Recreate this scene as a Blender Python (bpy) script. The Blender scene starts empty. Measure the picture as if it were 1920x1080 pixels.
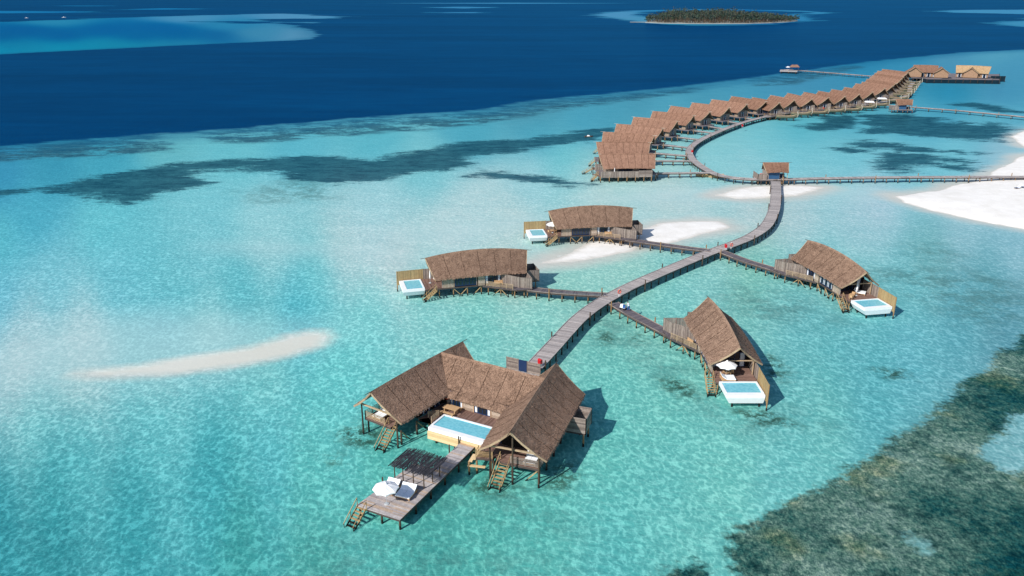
import bpy, math, random
import numpy as np
from mathutils import Vector, Matrix, noise as mnoise

# ------------------------------------------------------------------ camera, light, exposure
F_PX, HORIZON, CAM_H = 1500.0, -12.0, 54.0
PITCH = math.atan((540 - HORIZON) / F_PX)
sc = bpy.context.scene
cam_d = bpy.data.cameras.new("camera"); cam = bpy.data.objects.new("camera", cam_d)
sc.collection.objects.link(cam); sc.camera = cam
cam_d.sensor_width = 36; cam_d.lens = F_PX / 1920 * 36
cam_d.clip_start = 1; cam_d.clip_end = 120000
cam.location = (0, 0, CAM_H); cam.rotation_euler = (math.pi / 2 - PITCH, 0, 0)

SUN_EL, SUN_AZ = math.radians(36.5), math.radians(226)   # azimuth of the sun seen from the scene, counter-clockwise from +X
w = bpy.data.worlds.new("World"); sc.world = w; w.use_nodes = True
nt = w.node_tree; bg = nt.nodes["Background"]
sky = nt.nodes.new("ShaderNodeTexSky"); sky.sky_type = 'NISHITA'; sky.sun_disc = False
sky.sun_elevation = SUN_EL; sky.sun_rotation = math.pi / 2 - SUN_AZ
sky.air_density = 1.0; sky.dust_density = 0.6; sky.ozone_density = 1.5
nt.links.new(sky.outputs[0], bg.inputs[0]); bg.inputs[1].default_value = 0.11
sd = bpy.data.lights.new("sun", 'SUN'); sd.energy = 4.4; sd.angle = math.radians(0.5); sd.color = (1.0, 0.955, 0.88)
sun = bpy.data.objects.new("sun", sd); sc.collection.objects.link(sun)
dvec = Vector((math.cos(SUN_AZ) * math.cos(SUN_EL), math.sin(SUN_AZ) * math.cos(SUN_EL), math.sin(SUN_EL)))
sun.rotation_euler = dvec.to_track_quat('Z', 'Y').to_euler()
sc.view_settings.view_transform = 'Standard'; sc.view_settings.look = 'None'
sc.view_settings.exposure = 0.2; sc.view_settings.gamma = 1
sc.cycles.max_bounces = 6; sc.cycles.use_denoising = True

random.seed(7)
R = math.radians
COL = sc.collection

def G(x, y, z=0.0):
    """a spot of the surveyed plan (1920 x 1080 chart) at height z, in metres"""
    u, v = x - 960, y - 540
    dy = F_PX * math.cos(PITCH) - v * math.sin(PITCH); dz = -F_PX * math.sin(PITCH) - v * math.cos(PITCH)
    t = (z - CAM_H) / dz
    return (u * t, dy * t)

def lin(c):
    return tuple(((x / 255) / 12.92 if x / 255 <= .04045 else ((x / 255 + .055) / 1.055) ** 2.4) for x in c)

LIN = lin
# ------------------------------------------------------------------ object helpers
def tag(o, label=None, cat=None, group=None, kind=None):
    if label: o['label'] = label
    if cat: o['category'] = cat
    if group: o['group'] = group
    if kind: o['kind'] = kind
    return o

def empty(name, loc, rz=0, **k):
    o = bpy.data.objects.new(name, None); COL.objects.link(o); o.location = loc; o.rotation_euler = (0, 0, rz)
    o.empty_display_size = .2
    return tag(o, **k)

def children(o): return list(o.children)
def copy_tree(o, parent=None):
    c = o.copy(); COL.objects.link(c)
    if parent: c.parent = parent
    for ch in children(o): copy_tree(ch, c)
    return c

class MB:
    def __init__(s, mirror=1): s.v = []; s.f = []; s.m = mirror; s.mi = []
    def add(s, vs, fs, mi=0):
        n = len(s.v); s.v += [tuple(v) for v in vs]
        for f in fs: s.f.append(tuple(i + n for i in f)); s.mi.append(mi)
    def hexa(s, P, mi=0):   # P: 4 bottom ccw, 4 top ccw
        s.add(P, [(3, 2, 1, 0), (4, 5, 6, 7), (0, 1, 5, 4), (1, 2, 6, 5), (2, 3, 7, 6), (3, 0, 4, 7)], mi)
    def box(s, x0, x1, y0, y1, z0, z1, mi=0):
        if x0 > x1: x0, x1 = x1, x0
        if y0 > y1: y0, y1 = y1, y0
        s.hexa([(x0, y0, z0), (x1, y0, z0), (x1, y1, z0), (x0, y1, z0), (x0, y0, z1), (x1, y0, z1), (x1, y1, z1), (x0, y1, z1)], mi)
    def bar(s, a, b, wd, ht, mi=0):
        a = Vector(a); b = Vector(b); d = (b - a)
        if d.length < 1e-5: return
        d.normalize()
        up = Vector((0, 0, 1)) if abs(d.z) < .95 else Vector((1, 0, 0))
        r = d.cross(up).normalized(); u = r.cross(d).normalized()
        r = r * wd / 2; u = u * ht / 2
        s.hexa([a - r - u, a + r - u, b + r - u, b - r - u, a - r + u, a + r + u, b + r + u, b - r + u], mi)
    def tube(s, a, b, r0, r1=None, n=8, mi=0):
        r1 = r0 if r1 is None else r1
        a = Vector(a); b = Vector(b); d = (b - a).normalized()
        up = Vector((0, 0, 1)) if abs(d.z) < .95 else Vector((1, 0, 0))
        x = d.cross(up).normalized(); y = x.cross(d).normalized()
        vs = []
        for P, rr in ((a, r0), (b, r1)):
            for i in range(n):
                t = 2 * math.pi * i / n; vs.append(P + x * math.cos(t) * rr + y * math.sin(t) * rr)
        fs = [(i, (i + 1) % n, n + (i + 1) % n, n + i) for i in range(n)] + [tuple(range(n - 1, -1, -1)), tuple(range(n, 2 * n))]
        s.add(vs, fs, mi)
    def prism(s, poly, z0, z1, mi=0):
        n = len(poly)
        ar = sum(poly[i][0] * poly[(i + 1) % n][1] - poly[(i + 1) % n][0] * poly[i][1] for i in range(n))
        if ar < 0: poly = poly[::-1]
        s.add([(x, y, z0) for x, y in poly] + [(x, y, z1) for x, y in poly],
              [tuple(range(n - 1, -1, -1)), tuple(range(n, 2 * n))] + [(i, (i + 1) % n, n + (i + 1) % n, n + i) for i in range(n)], mi)
    def build(s, name, mat, parent=None, smooth=False, **k):
        me = bpy.data.meshes.new(name)
        vs = s.v; fs = s.f
        if s.m < 0:
            vs = [(x, -y, z) for x, y, z in vs]; fs = [f[::-1] for f in fs]
        me.from_pydata(vs, [], fs)
        for m in (mat if isinstance(mat, (list, tuple)) else [mat]): me.materials.append(m)
        if any(s.mi): me.polygons.foreach_set('material_index', s.mi)
        if smooth: me.polygons.foreach_set('use_smooth', [True] * len(me.polygons))
        me.update()
        o = bpy.data.objects.new(name, me); COL.objects.link(o)
        if parent: o.parent = parent
        return tag(o, **k)

# ------------------------------------------------------------------ materials
class NT:
    def __init__(s, name):
        s.m = bpy.data.materials.new(name); s.m.use_nodes = True; s.t = s.m.node_tree; s.b = s.t.nodes['Principled BSDF']
        s.geo = s.t.nodes.new('ShaderNodeNewGeometry'); s.tc = s.t.nodes.new('ShaderNodeTexCoord')
    def n(s, typ, **k):
        o = s.t.nodes.new(typ)
        for a, b in k.items():
            if a.startswith('i_'): s.put(o.inputs[int(a[2:]) if a[2:].isdigit() else a[2:]], b)
            else: setattr(o, a, b)
        return o
    def put(s, inp, val):
        if hasattr(val, 'is_output') and val.is_output: s.t.links.new(val, inp)
        elif isinstance(val, tuple) and len(val) == 3 and inp.type == 'RGBA': inp.default_value = (*val, 1)
        else: inp.default_value = val
    def math(s, op, a, b=0.0, c=0.0, clamp=False):
        o = s.n('ShaderNodeMath', operation=op); o.use_clamp = clamp
        for i, x in enumerate((a, b, c)): s.put(o.inputs[i], x)
        return o.outputs[0]
    def mix(s, f, a, b, blend='MIX'):
        o = s.n('ShaderNodeMix', data_type='RGBA', blend_type=blend); s.put(o.inputs[0], f); s.put(o.inputs[6], a); s.put(o.inputs[7], b)
        return o.outputs[2]
    def noise(s, vec, scale, detail=3, rough=.55):
        o = s.n('ShaderNodeTexNoise'); s.put(o.inputs['Vector'], vec); o.inputs['Scale'].default_value = scale
        o.inputs['Detail'].default_value = detail; o.inputs['Roughness'].default_value = rough
        return o.outputs['Fac']
    def ramp(s, f, stops):
        o = s.n('ShaderNodeValToRGB'); s.put(o.inputs[0], f); cr = o.color_ramp
        while len(cr.elements) < len(stops): cr.elements.new(.5)
        for e, (p, c) in zip(cr.elements, stops): e.position = p; e.color = (*c, 1) if len(c) == 3 else c
        return o.outputs[0]
    def smooth(s, x, lo, hi):
        o = s.n('ShaderNodeMapRange', interpolation_type='SMOOTHSTEP'); s.put(o.inputs[0], x)
        o.inputs[1].default_value = lo; o.inputs[2].default_value = hi; return o.outputs[0]
    def scalev(s, vec, sv):
        o = s.n('ShaderNodeMapping'); s.put(o.inputs[0], vec); o.inputs['Scale'].default_value = sv; return o.outputs[0]
    def bump(s, h, strength=.5, dist=.05):
        o = s.n('ShaderNodeBump'); o.inputs['Strength'].default_value = strength; o.inputs['Distance'].default_value = dist
        s.put(o.inputs['Height'], h); s.put(s.b.inputs['Normal'], o.outputs[0]); return o

def wood(name, cols, rough=.8, spec=.2, grain=(6, 6, 6), wet=False, dirt=.35):
    lift = 1.0 if cols[0][0] > 170 else 1.38 if 'boards' in name and cols[0][0] > 115 else 1.3
    lin = lambda c: tuple(min(.85, v * lift) for v in LIN(c))
    a = NT(name); isl = a.geo.outputs['Random Per Island']
    n = len(cols)
    c = a.ramp(isl, [(i / (n - 1) if n > 1 else 0, lin(q)) for i, q in enumerate(cols)])
    nz = a.noise(a.scalev(a.tc.outputs['Object'], grain), 1.0, 4, .65)
    c = a.mix(1.0, c, a.ramp(nz, [(.3, (1 - dirt,) * 3), (.7, (1.0, 1.0, 1.0))]), 'MULTIPLY')
    if wet:
        sep = a.n('ShaderNodeSeparateXYZ', i_0=a.geo.outputs['Position'])
        h = a.math('ADD', sep.outputs[2], a.math('MULTIPLY', a.noise(a.geo.outputs['Position'], 2.5, 2), -.5))
        c = a.mix(a.smooth(h, .35, .15), c, lin((28, 27, 25)))
    a.put(a.b.inputs['Base Color'], c); a.b.inputs['Roughness'].default_value = rough; a.b.inputs['Specular IOR Level'].default_value = spec
    a.bump(nz, .4, .02)
    return a.m

def plain(name, col, rough=.6, spec=.3, var=.12, scale=3):
    a = NT(name); nz = a.noise(a.tc.outputs['Object'], scale, 4)
    a.put(a.b.inputs['Base Color'], a.mix(1.0, lin(col), a.ramp(nz, [(.3, (1 - var,) * 3), (.7, (1.0, 1.0, 1.0))]), 'MULTIPLY'))
    a.b.inputs['Roughness'].default_value = rough; a.b.inputs['Specular IOR Level'].default_value = spec
    return a.m

def thatch(name, cols, base):
    a = NT(name); P = a.geo.outputs['Position']
    isl = a.geo.outputs['Random Per Island']; ob = a.n('ShaderNodeObjectInfo').outputs['Random']
    big = a.noise(P, .3, 4, .65); mid = a.noise(P, 1.2, 4, .7); fine = a.noise(P, 7.0, 4, .85)
    v = a.math('ADD', a.math('MULTIPLY', mid, .25), a.math('MULTIPLY', fine, .75))
    c = a.ramp(v, [(.36, lin(cols[0])), (.5, lin(cols[1])), (.66, lin(cols[2]))])
    c = a.mix(a.smooth(big, .45, .75), c, a.mix(.5, c, lin(cols[3])))
    c = a.mix(1.0, c, a.ramp(isl, [(0, (.90,) * 3), (1, (1.12,) * 3)]), 'MULTIPLY')
    c = a.mix(1.0, c, a.ramp(ob, [(0, (.86, .84, .82)), (1, (1.1, 1.1, 1.1))]), 'MULTIPLY')
    a.put(a.b.inputs['Base Color'], c); a.b.inputs['Roughness'].default_value = .95; a.b.inputs['Specular IOR Level'].default_value = .05
    a.bump(v, .8, .1)
    return a.m

M = {}
M['thatch'] = thatch('thatch_dry', [(82, 66, 56), (138, 112, 96), (178, 151, 132), (156, 128, 110)], 0)
M['thatch_red'] = thatch('thatch_reddish', [(88, 66, 55), (136, 104, 88), (170, 136, 117), (148, 115, 97)], 0)
M['thatch_new'] = thatch('thatch_straw', [(120, 96, 74), (168, 140, 108), (205, 178, 140), (180, 150, 116)], 0)
M['joint'] = plain('thatch_joint', (84, 66, 55), .95, .05, .3)
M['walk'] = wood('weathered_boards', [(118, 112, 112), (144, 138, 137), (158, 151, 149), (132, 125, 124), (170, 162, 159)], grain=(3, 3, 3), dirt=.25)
M['walk_dark'] = wood('dark_grey_boards', [(84, 78, 84), (100, 93, 98), (112, 105, 108), (92, 86, 92)], grain=(3, 3, 3), dirt=.25)  # darker grey boards for the side walks and platforms
M['deck'] = wood('brown_deck_boards', [(96, 74, 66), (124, 98, 88), (142, 116, 106), (110, 86, 78)], grain=(3, 3, 3), dirt=.3)
M['dock'] = wood('grey_dock_boards', [(140, 132, 132), (158, 151, 151), (172, 165, 164), (166, 138, 108), (150, 142, 143), (166, 159, 158)], grain=(3, 3, 3), dirt=.35)
M['pile'] = wood('timber_pile', [(120, 92, 62), (150, 118, 82), (96, 78, 60)], grain=(2, 2, 1), wet=True)
M['darkpile'] = wood('dark_timber_pile', [(62, 54, 48), (84, 70, 58), (52, 46, 42)], grain=(2, 2, 1), wet=True)
M['beam'] = wood('dark_beam', [(66, 58, 56), (84, 74, 70)], grain=(2, 2, 2))
M['wall'] = wood('weathered_cladding', [(150, 132, 116), (168, 150, 134), (134, 116, 102), (176, 160, 146)], grain=(4, 4, 4))
M['fence'] = wood('grey_slats', [(112, 100, 94), (138, 126, 118), (152, 140, 132), (98, 88, 84)], grain=(4, 4, 2))
M['bamboo'] = wood('bamboo_slats', [(172, 146, 106), (182, 158, 116), (150, 128, 94), (176, 150, 108)], grain=(4, 4, 2), dirt=.2)
M['rail'] = wood('rail_timber', [(150, 128, 104), (170, 148, 122), (134, 114, 94)], grain=(3, 3, 3))
M['stair'] = wood('stair_timber', [(176, 146, 104), (190, 162, 120), (158, 130, 94)], grain=(3, 3, 3), wet=True)
M['pale'] = wood('pale_pine', [(222, 192, 146), (232, 204, 160), (212, 180, 134)], grain=(3, 3, 8), dirt=.15)
M['bench'] = wood('teak', [(190, 152, 112), (204, 168, 128)], grain=(3, 3, 3), dirt=.2)
M['white'] = plain('white_render', (236, 238, 240), .6, .3, .07, 1.5)
M['canvas'] = plain('white_canvas', (240, 240, 242), .9, .1, .05)
M['cushion'] = plain('white_cushion', (240, 243, 248), .9, .1, .04)
M['towel'] = plain('pale_blue_towel', (236, 240, 250), .95, .05, .1, 6)
M['navy'] = plain('navy_paint', (28, 52, 92), .45, .4, .15)
M['hutblue'] = plain('blue_wall_paint', (50, 88, 126), .55, .3, .2)
M['curtain'] = plain('white_curtain', (226, 230, 238), .9, .1, .15, 5)
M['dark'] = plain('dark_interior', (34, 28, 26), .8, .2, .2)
M['dgable'] = wood('dark_gable_boards', [(70, 60, 56), (86, 74, 68), (60, 52, 50)], grain=(3, 3, 3))
M['red'] = plain('red_paint', (196, 26, 34), .4, .5, .1)
M['orange'] = plain('lifebuoy_orange', (226, 92, 66), .5, .4, .1)
M['metal'] = plain('metal', (180, 184, 188), .35, .5, .05)
M['net'] = plain('dark_netting', (24, 46, 58), .9, .1, .35, .4)
M['skin'] = plain('skin', (150, 104, 78), .6, .3, .05)
M['shirt'] = plain('white_shirt', (225, 228, 235), .9, .1, .06)
M['trousers'] = plain('blue_trousers', (42, 92, 160), .9, .1, .1)
M['hair'] = plain('dark_hair', (24, 20, 20), .8, .2, .1)
M['hull'] = wood('boat_planks', [(118, 110, 88), (134, 124, 102), (106, 98, 80)], grain=(1, 4, 4))
M['hallwall'] = wood('tan_boards', [(132, 106, 86), (148, 120, 98), (118, 94, 76)], grain=(2, 2, 2))
M['pole'] = wood('ridge_poles', [(70, 60, 52), (90, 76, 64)], grain=(2, 2, 2))
M['lightpole'] = wood('pale_poles', [(200, 192, 178), (214, 206, 192)], grain=(2, 2, 2))
M['stickroof'] = wood('dark_sticks', [(52, 52, 58), (70, 70, 76), (40, 40, 46), (84, 82, 86)], grain=(3, 3, 3))

a = NT('window_glass'); a.b.inputs['Base Color'].default_value = (.012, .018, .025, 1); a.b.inputs['Roughness'].default_value = .06
a.b.inputs['Specular IOR Level'].default_value = .6; M['glass'] = a.m

a = NT('pool_water'); P = a.tc.outputs['Object']
vor = a.n('ShaderNodeTexVoronoi', feature='SMOOTH_F1'); a.put(vor.inputs['Vector'], P); vor.inputs['Scale'].default_value = 3.2
c = a.mix(a.smooth(vor.outputs['Distance'], .1, .75), lin((104, 180, 198)), lin((126, 196, 210)))
a.put(a.b.inputs['Base Color'], c); a.b.inputs['Roughness'].default_value = .08; a.b.inputs['IOR'].default_value = 1.33
a.bump(a.noise(P, 3, 3), .12, .03); M['pool'] = a.m

# ------------------------------------------------------------------ the sea: one sheet, its bottom colours mapped on the plan
LAGOON = [  # chart x, y, colour
 (-300,300,20,140,180),(0,330,30,155,195),(60,400,62,180,208),(0,460,78,192,212),(200,420,98,204,220),(380,390,120,208,222),(500,420,150,216,226),(700,400,158,216,226),(900,390,182,220,225),
 (1000,340,158,216,226),(1010,250,62,172,200),(880,250,66,176,202),(700,265,86,192,212),(800,310,120,205,218),(550,280,86,192,214),(440,285,100,200,216),(310,262,96,192,206),(200,300,50,172,200),(100,310,34,160,192),
 (0,550,104,196,220),(100,540,114,202,220),(220,520,106,200,218),(330,520,98,198,212),(450,545,80,190,206),(600,520,98,202,214),(560,590,70,188,208),(700,590,116,212,218),
 (300,600,100,196,214),(400,620,140,210,218),(150,640,180,214,222),(60,640,170,212,222),(40,690,188,212,218),(150,715,170,212,216),(300,725,150,212,218),
 (60,780,110,204,212),(150,830,72,188,200),(300,800,76,192,204),(500,720,126,210,214),(500,820,74,188,202),(100,930,34,164,178),(0,1000,18,154,170),(100,1060,20,150,164),(250,980,36,164,178),(400,900,50,174,188),
 (450,1040,46,166,170),(600,900,88,198,200),(620,780,98,206,212),(650,700,104,210,216),(600,1060,62,170,168),(800,1040,62,176,174),(720,900,80,192,190),(900,960,80,190,186),(1000,1000,84,192,190),
 (1150,1050,84,190,194),(1300,1060,100,196,196),(1250,900,96,196,198),(1130,850,100,202,200),(1150,700,96,200,200),(1250,760,104,200,196),(1350,850,110,204,202),(1500,850,104,198,202),
 (1550,760,110,198,198),(1560,690,82,184,196),(1640,700,78,180,194),(1500,640,100,190,200),(1600,640,92,184,200),(1700,640,92,184,202),(1800,600,88,176,194),(1880,620,84,160,180),(1850,540,92,172,186),
 (1700,560,112,198,208),(1600,560,120,204,206),(1450,570,120,204,208),(1420,520,120,200,190),(1560,500,128,206,212),(1750,480,110,184,192),(1600,430,150,206,216),(1800,430,150,200,214),(1900,470,140,196,212),
 (1600,400,172,210,222),(1500,390,184,214,220),(1640,370,184,212,226),(1560,350,160,212,220),(1420,400,190,216,220),(1300,400,186,218,222),(1250,360,196,220,220),(1200,380,180,220,226),(1120,370,190,222,222),
 (1230,600,124,206,200),(1150,640,120,202,194),(1000,600,126,212,208),(900,600,118,208,206),(800,570,130,212,214),(1060,520,146,214,208),(1180,500,150,212,206),(1300,510,130,206,206),(1260,560,112,202,204),
 (850,450,190,220,224),(700,460,188,220,226),(740,500,196,216,218),(640,480,186,216,220),(500,465,150,210,218),(380,430,120,204,218),(260,470,100,200,216),(350,480,118,202,216),(960,430,188,218,220),(980,520,176,214,210),(1150,520,150,214,210),
 (1250,300,150,218,222),(1180,350,170,220,220),(1330,300,140,214,224),(1400,300,150,214,224),(1350,270,132,212,222),(1420,260,116,208,222),(1480,300,120,208,224),(1560,320,108,204,222),(1500,240,86,194,214),
 (1600,300,112,204,222),(1680,310,116,206,224),(1780,320,116,204,222),(1850,320,140,200,220),(1880,280,150,196,214),(1800,290,110,202,222),(1700,230,84,186,212),(1850,240,92,190,214),(1600,220,72,180,206),
 (1760,215,64,170,202),(1880,215,80,180,208),(1780,175,44,148,188),(1880,180,52,152,190),(1800,130,60,152,190),(1900,130,60,156,192),(1850,108,74,166,196),(1780,108,62,152,188),(1700,115,56,146,186),
 (1620,128,50,142,184),(1560,160,44,150,188),(1500,150,50,150,188),(1450,165,54,156,192),(1400,175,58,162,194),(1320,180,58,160,190),(1250,195,70,172,200),(1150,200,62,164,192),(1200,180,60,156,184),(1100,230,60,170,200),
 (1060,300,100,204,218),(1090,330,160,216,222),(1140,215,62,168,196),(1000,205,66,156,180),
 (50,92,20,140,180),(0,95,10,146,186),(110,92,14,148,186),(170,88,14,144,182),(240,86,20,142,178),(300,84,30,136,176),(200,86,20,140,178),(350,80,40,136,176),(480,62,64,142,182),(570,66,74,150,188),(420,48,40,136,184),(350,36,60,150,196),(560,30,70,150,196),(100,40,40,140,184),
 (0,70,0,90,156),(50,58,0,92,160),(120,68,0,92,160),(200,58,0,96,164),(260,70,0,94,160),(340,70,0,92,158),(400,66,10,98,160),(20,84,14,126,172),(300,52,0,96,164),(330,60,0,94,160),(1140,32,66,150,196),(1190,40,60,150,190),(1300,18,40,130,190),(1400,28,10,90,160),(1280,46,50,140,180),(1520,25,60,144,194),(1850,22,70,146,194),(1900,45,66,146,190),
 (100,22,20,120,184),(300,17,20,120,184),(850,20,60,136,190),(1880,840,120,186,196),(1900,800,120,186,198),(1720,1010,104,168,172)]
DEEP = [(-1500,400),(-900,345),(0,274),(150,262),(350,248),(500,236),(700,219),(900,206),(1000,188),(1100,179),(1250,165),(1400,147),(1500,133),(1600,119),(1700,108),(1800,99),(1920,93),(2300,76),(3400,40),(3400,-9),(-1500,-9)]
REEFS = [
 [(-900,60),(0,41),(200,34),(400,28),(540,25),(655,32),(600,35),(480,36),(540,46),(590,58),(604,69),(560,76),(430,81),(300,87),(100,97),(0,102),(-900,150)],
 [(-900,22),(0,20.5),(120,21),(205,22.5),(100,24),(0,25)],[(215,18),(300,15.5),(415,16.5),(300,18.5)],[(100,10.5),(210,10.5),(230,11.5),(100,11.3)],
 [(690,6),(950,5),(1200,6),(950,7)],[(790,14),(860,12.5),(950,14),(870,16)],[(800,23),(915,22),(910,24.5),(820,24.5)],
 [(1105,28),(1140,23),(1180,20),(1300,17),(1400,17.5),(1500,20),(1565,24),(1530,27),(1500,26),(1530,38),(1470,45),(1400,48),(1300,48),(1240,46),(1200,43),(1150,35)],
 [(1750,21),(1800,18.5),(2300,16),(2300,30),(1920,26.5),(1800,24)],[(1870,35),(2000,33),(2000,37)],[(1855,43),(1900,39),(2300,36),(2300,60),(1920,52),(1885,48)],
 [(550,42),(598,41.5),(590,44)]]
REEF_HOLES = [[(1205,22),(1300,19.3),(1400,19.8),(1500,22),(1520,24.5),(1480,27),(1440,30),(1490,30),(1470,35),(1250,35),(1200,30)], [(360,40),(430,40),(560,41),(470,44)]]
GRASS = [
 [(75,352),(110,345),(190,333),(260,320),(300,313),(400,303),(460,298),(530,295),(610,296),(700,302),(750,291),(800,283),(860,270),(900,265),(1000,262),(1060,250),(1120,242),(1150,240),(1120,262),(1050,268),(960,286),(900,292),(870,312),(800,318),(720,338),(640,342),(560,340),(530,322),(480,316),(430,318),(370,322),(375,345),(340,352),(290,365),(250,378),(200,375),(130,360)],
 [(780,322),(840,309),(870,308),(850,318),(800,325)],[(900,318),(930,320),(960,327),(1040,337),(1095,347),(1060,346),(990,338),(900,330),(860,332)],[(-200,362),(0,356),(52,352),(40,358),(0,364),(-200,380)],
 [(1503,237),(1541,229),(1552,221),(1584,216.5),(1608,220.6),(1600,227),(1608,233),(1590,239.6),(1552,243.6),(1522,243.6)],
 [(1600,231),(1633,226),(1611,219),(1644,215),(1698,214),(1752,220.6),(1766,223),(1747,230),(1780,230),(1806,229),(1839,231),(1822,234),(1855,229),(1871,231),(1901,238),(1885,250.4),(1868.6,264),(1833,262.6),(1780,261),(1725,256),(1671,248),(1635.6,250.4),(1622,243.6),(1649,238)],
 [(1592,268),(1630,265),(1671,268),(1692.5,272),(1725,277.5),(1760,282.4),(1738,285),(1698,283),(1671,280),(1633,280),(1595,273.4)],
 [(1562.5,279),(1589.6,277.5),(1630,283),(1595,288)],
 [(1635.6,311),(1657,299),(1649,288),(1684.4,287),(1752,292.4),(1806,299),(1828,304.6),(1801,307),(1763,304.6),(1806,315.4),(1817,319.5),(1792.7,317),(1746.7,310),(1703,314),(1679,322),(1654.6,318)],
 [(1773.8,196),(1822.5,193.5),(1874,199),(1912,210),(1876.7,210),(1844,205.7),(1822.5,200)],[(1790,283),(1817,287),(1806,289)],[(1830,285),(1848,288),(1835,291)]]
RIM = [[(-900,395),(-900,346),(0,276),(150,264),(290,254),(300,262),(312,272),(315,285),(250,288),(200,292),(100,298),(0,306)],
 [(372,249),(500,238),(700,221),(900,208),(1000,190),(1100,182),(1250,168),(1330,160),(1300,172),(1200,186),(1100,200),(1000,215),(900,233),(800,243),(700,250),(640,255),(480,268),(400,268)],
 [(1400,148),(1500,135),(1600,121),(1620,126),(1540,146),(1480,160),(1420,162)]]
CORAL = [[(1925,630),(1874,667),(1836,697),(1772,748),(1721,790),(1666,833),(1602,876),(1538,914),(1457,946),(1427,978),(1368,1008),(1357,1037),(1363,1085),(1380,1500),(3200,1500),(3200,200),(2300,420),(2050,560)],
 [(1215,1085),(1260,1062),(1300,1050),(1330,1056),(1350,1085),(1300,1250),(1150,1180)]]
HOLES = [[(1904,782),(1887,812),(1840,833),(1845,863),(1870,880),(1904,888),(1945,880),(1990,800),(1960,760)],[(1706,1005),(1722,1012),(1742,1032),(1735,1034),(1715,1020)]]
WET = [[(140,700),(200,694),(300,682),(400,664),(470,652),(540,630),(580,624),(605,624),(616,633),(600,648),(540,667),(450,683),(350,695),(250,705),(165,708)]]
SAND = [[(1010,494),(1060,480),(1110,455),(1160,440),(1205,430),(1246,418),(1300,416),(1345,417),(1358,425),(1345,431),(1300,442),(1250,455),(1200,458),(1175,468),(1110,481),(1060,491)],
 [(1340,366),(1390,354),(1445,349),(1500,348),(1543,351),(1516,360),(1490,367),(1440,371),(1380,371)],
 [(1679,368),(1720,365),(1765,357),(1800,348),(1833,340),(1860,328),(1885,312),(1905,300),(1925,292),(2250,262),(3000,420),(2400,520),(1920,429),(1833,413),(1752,394),(1698,379)],
 [(1897,256),(1925,246),(2250,222),(2250,270),(1925,276),(1910,265)]]
SHOAL = [[(-400,700),(0,640),(100,612),(200,600),(300,592),(420,592),(520,606),(600,618),(625,632),(600,652),(450,690),(330,702),(200,716),(60,735),(-400,790)],
 [(420,462),(520,456),(640,458),(740,466),(800,470),(900,480),(960,490),(1000,500),(900,510),(800,505),(720,492),(600,476),(480,472)],
 [(960,470),(1000,455),(1080,420),(1200,405),(1320,406),(1372,420),(1350,440),(1270,462),(1180,478),(1100,492),(1040,503),(980,500)],
 [(1080,372),(1200,356),(1300,352),(1400,343),(1500,340),(1600,346),(1660,362),(1700,372),(1600,376),(1500,374),(1400,378),(1300,376),(1180,382)],
 [(1640,372),(1700,352),(1780,345),(1830,325),(1870,300),(1890,275),(1880,258),(1900,238),(2300,200),(2600,300),(2600,520),(1920,445),(1800,418),(1700,388)],
 [(700,440),(900,415),(1000,400),(1100,385),(1080,395),(1000,420),(900,445),(760,456)]]
SMUDGE = [[(1690,462),(1760,455),(1830,480),(1800,500),(1720,490)],[(1640,512),(1760,502),(1930,520),(1930,605),(1840,620),(1760,590),(1700,550)],[(1250,700),(1330,742),(1500,770),(1560,800),(1400,820),(1280,780)],
 [(1100,570),(1250,640),(1300,690),(1240,720),(1130,660)],[(1350,520),(1500,560),(1560,600),(1420,620),(1330,560)],[(640,1030),(900,1010),(1000,1060),(800,1100),(600,1090)],[(860,960),(960,930),(1020,980),(900,1000)],[(550,330),(650,345),(640,375),(480,385),(430,360)]]
ALGAE = [[(630,815),(660,798),(700,796),(722,815),(690,838),(645,828)],[(1025,905),(1045,880),(1080,868),(1075,900),(1050,920)],[(1428,690),(1445,668),(1478,690),(1465,710),(1430,712)],[(1118,628),(1140,622),(1158,640),(1130,645)],
 [(1178,628),(1200,627),(1210,640),(1185,642)],[(1240,710),(1290,715),(1300,745),(1260,735)],[(1640,690),(1690,694),(1710,712),(1660,708)],[(620,850),(632,855),(628,862)],[(1380,770),(1450,775),(1500,800),(1420,795)],[(1090,760),(1110,790),(1085,800)],[(880,905),(930,890),(960,915),(900,925)]]

def sdf(polys, X, Y, holes=()):
    """metres to the nearest outline, positive inside"""
    best = np.full(X.shape, -1e9)
    def one(pl):
        pts = [G(px, py) for px, py in pl]; n = len(pts)
        d2 = np.full(X.shape, 1e18); ins = np.zeros(X.shape, bool)
        for i in range(n):
            (ax, ay), (bx, by) = pts[i], pts[(i + 1) % n]
            ex, ey = bx - ax, by - ay; L2 = ex * ex + ey * ey + 1e-9
            t = np.clip(((X - ax) * ex + (Y - ay) * ey) / L2, 0, 1)
            d2 = np.minimum(d2, (X - ax - t * ex) ** 2 + (Y - ay - t * ey) ** 2)
            if ay != by:
                c = (ay > Y) != (by > Y)
                ins ^= c & (X < ex * (Y - ay) / (by - ay) + ax)
        d = np.sqrt(d2); return np.where(ins, d, -d)
    for pl in polys: best = np.maximum(best, one(pl))
    for pl in holes: best = np.minimum(best, -one(pl))
    return best

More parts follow.
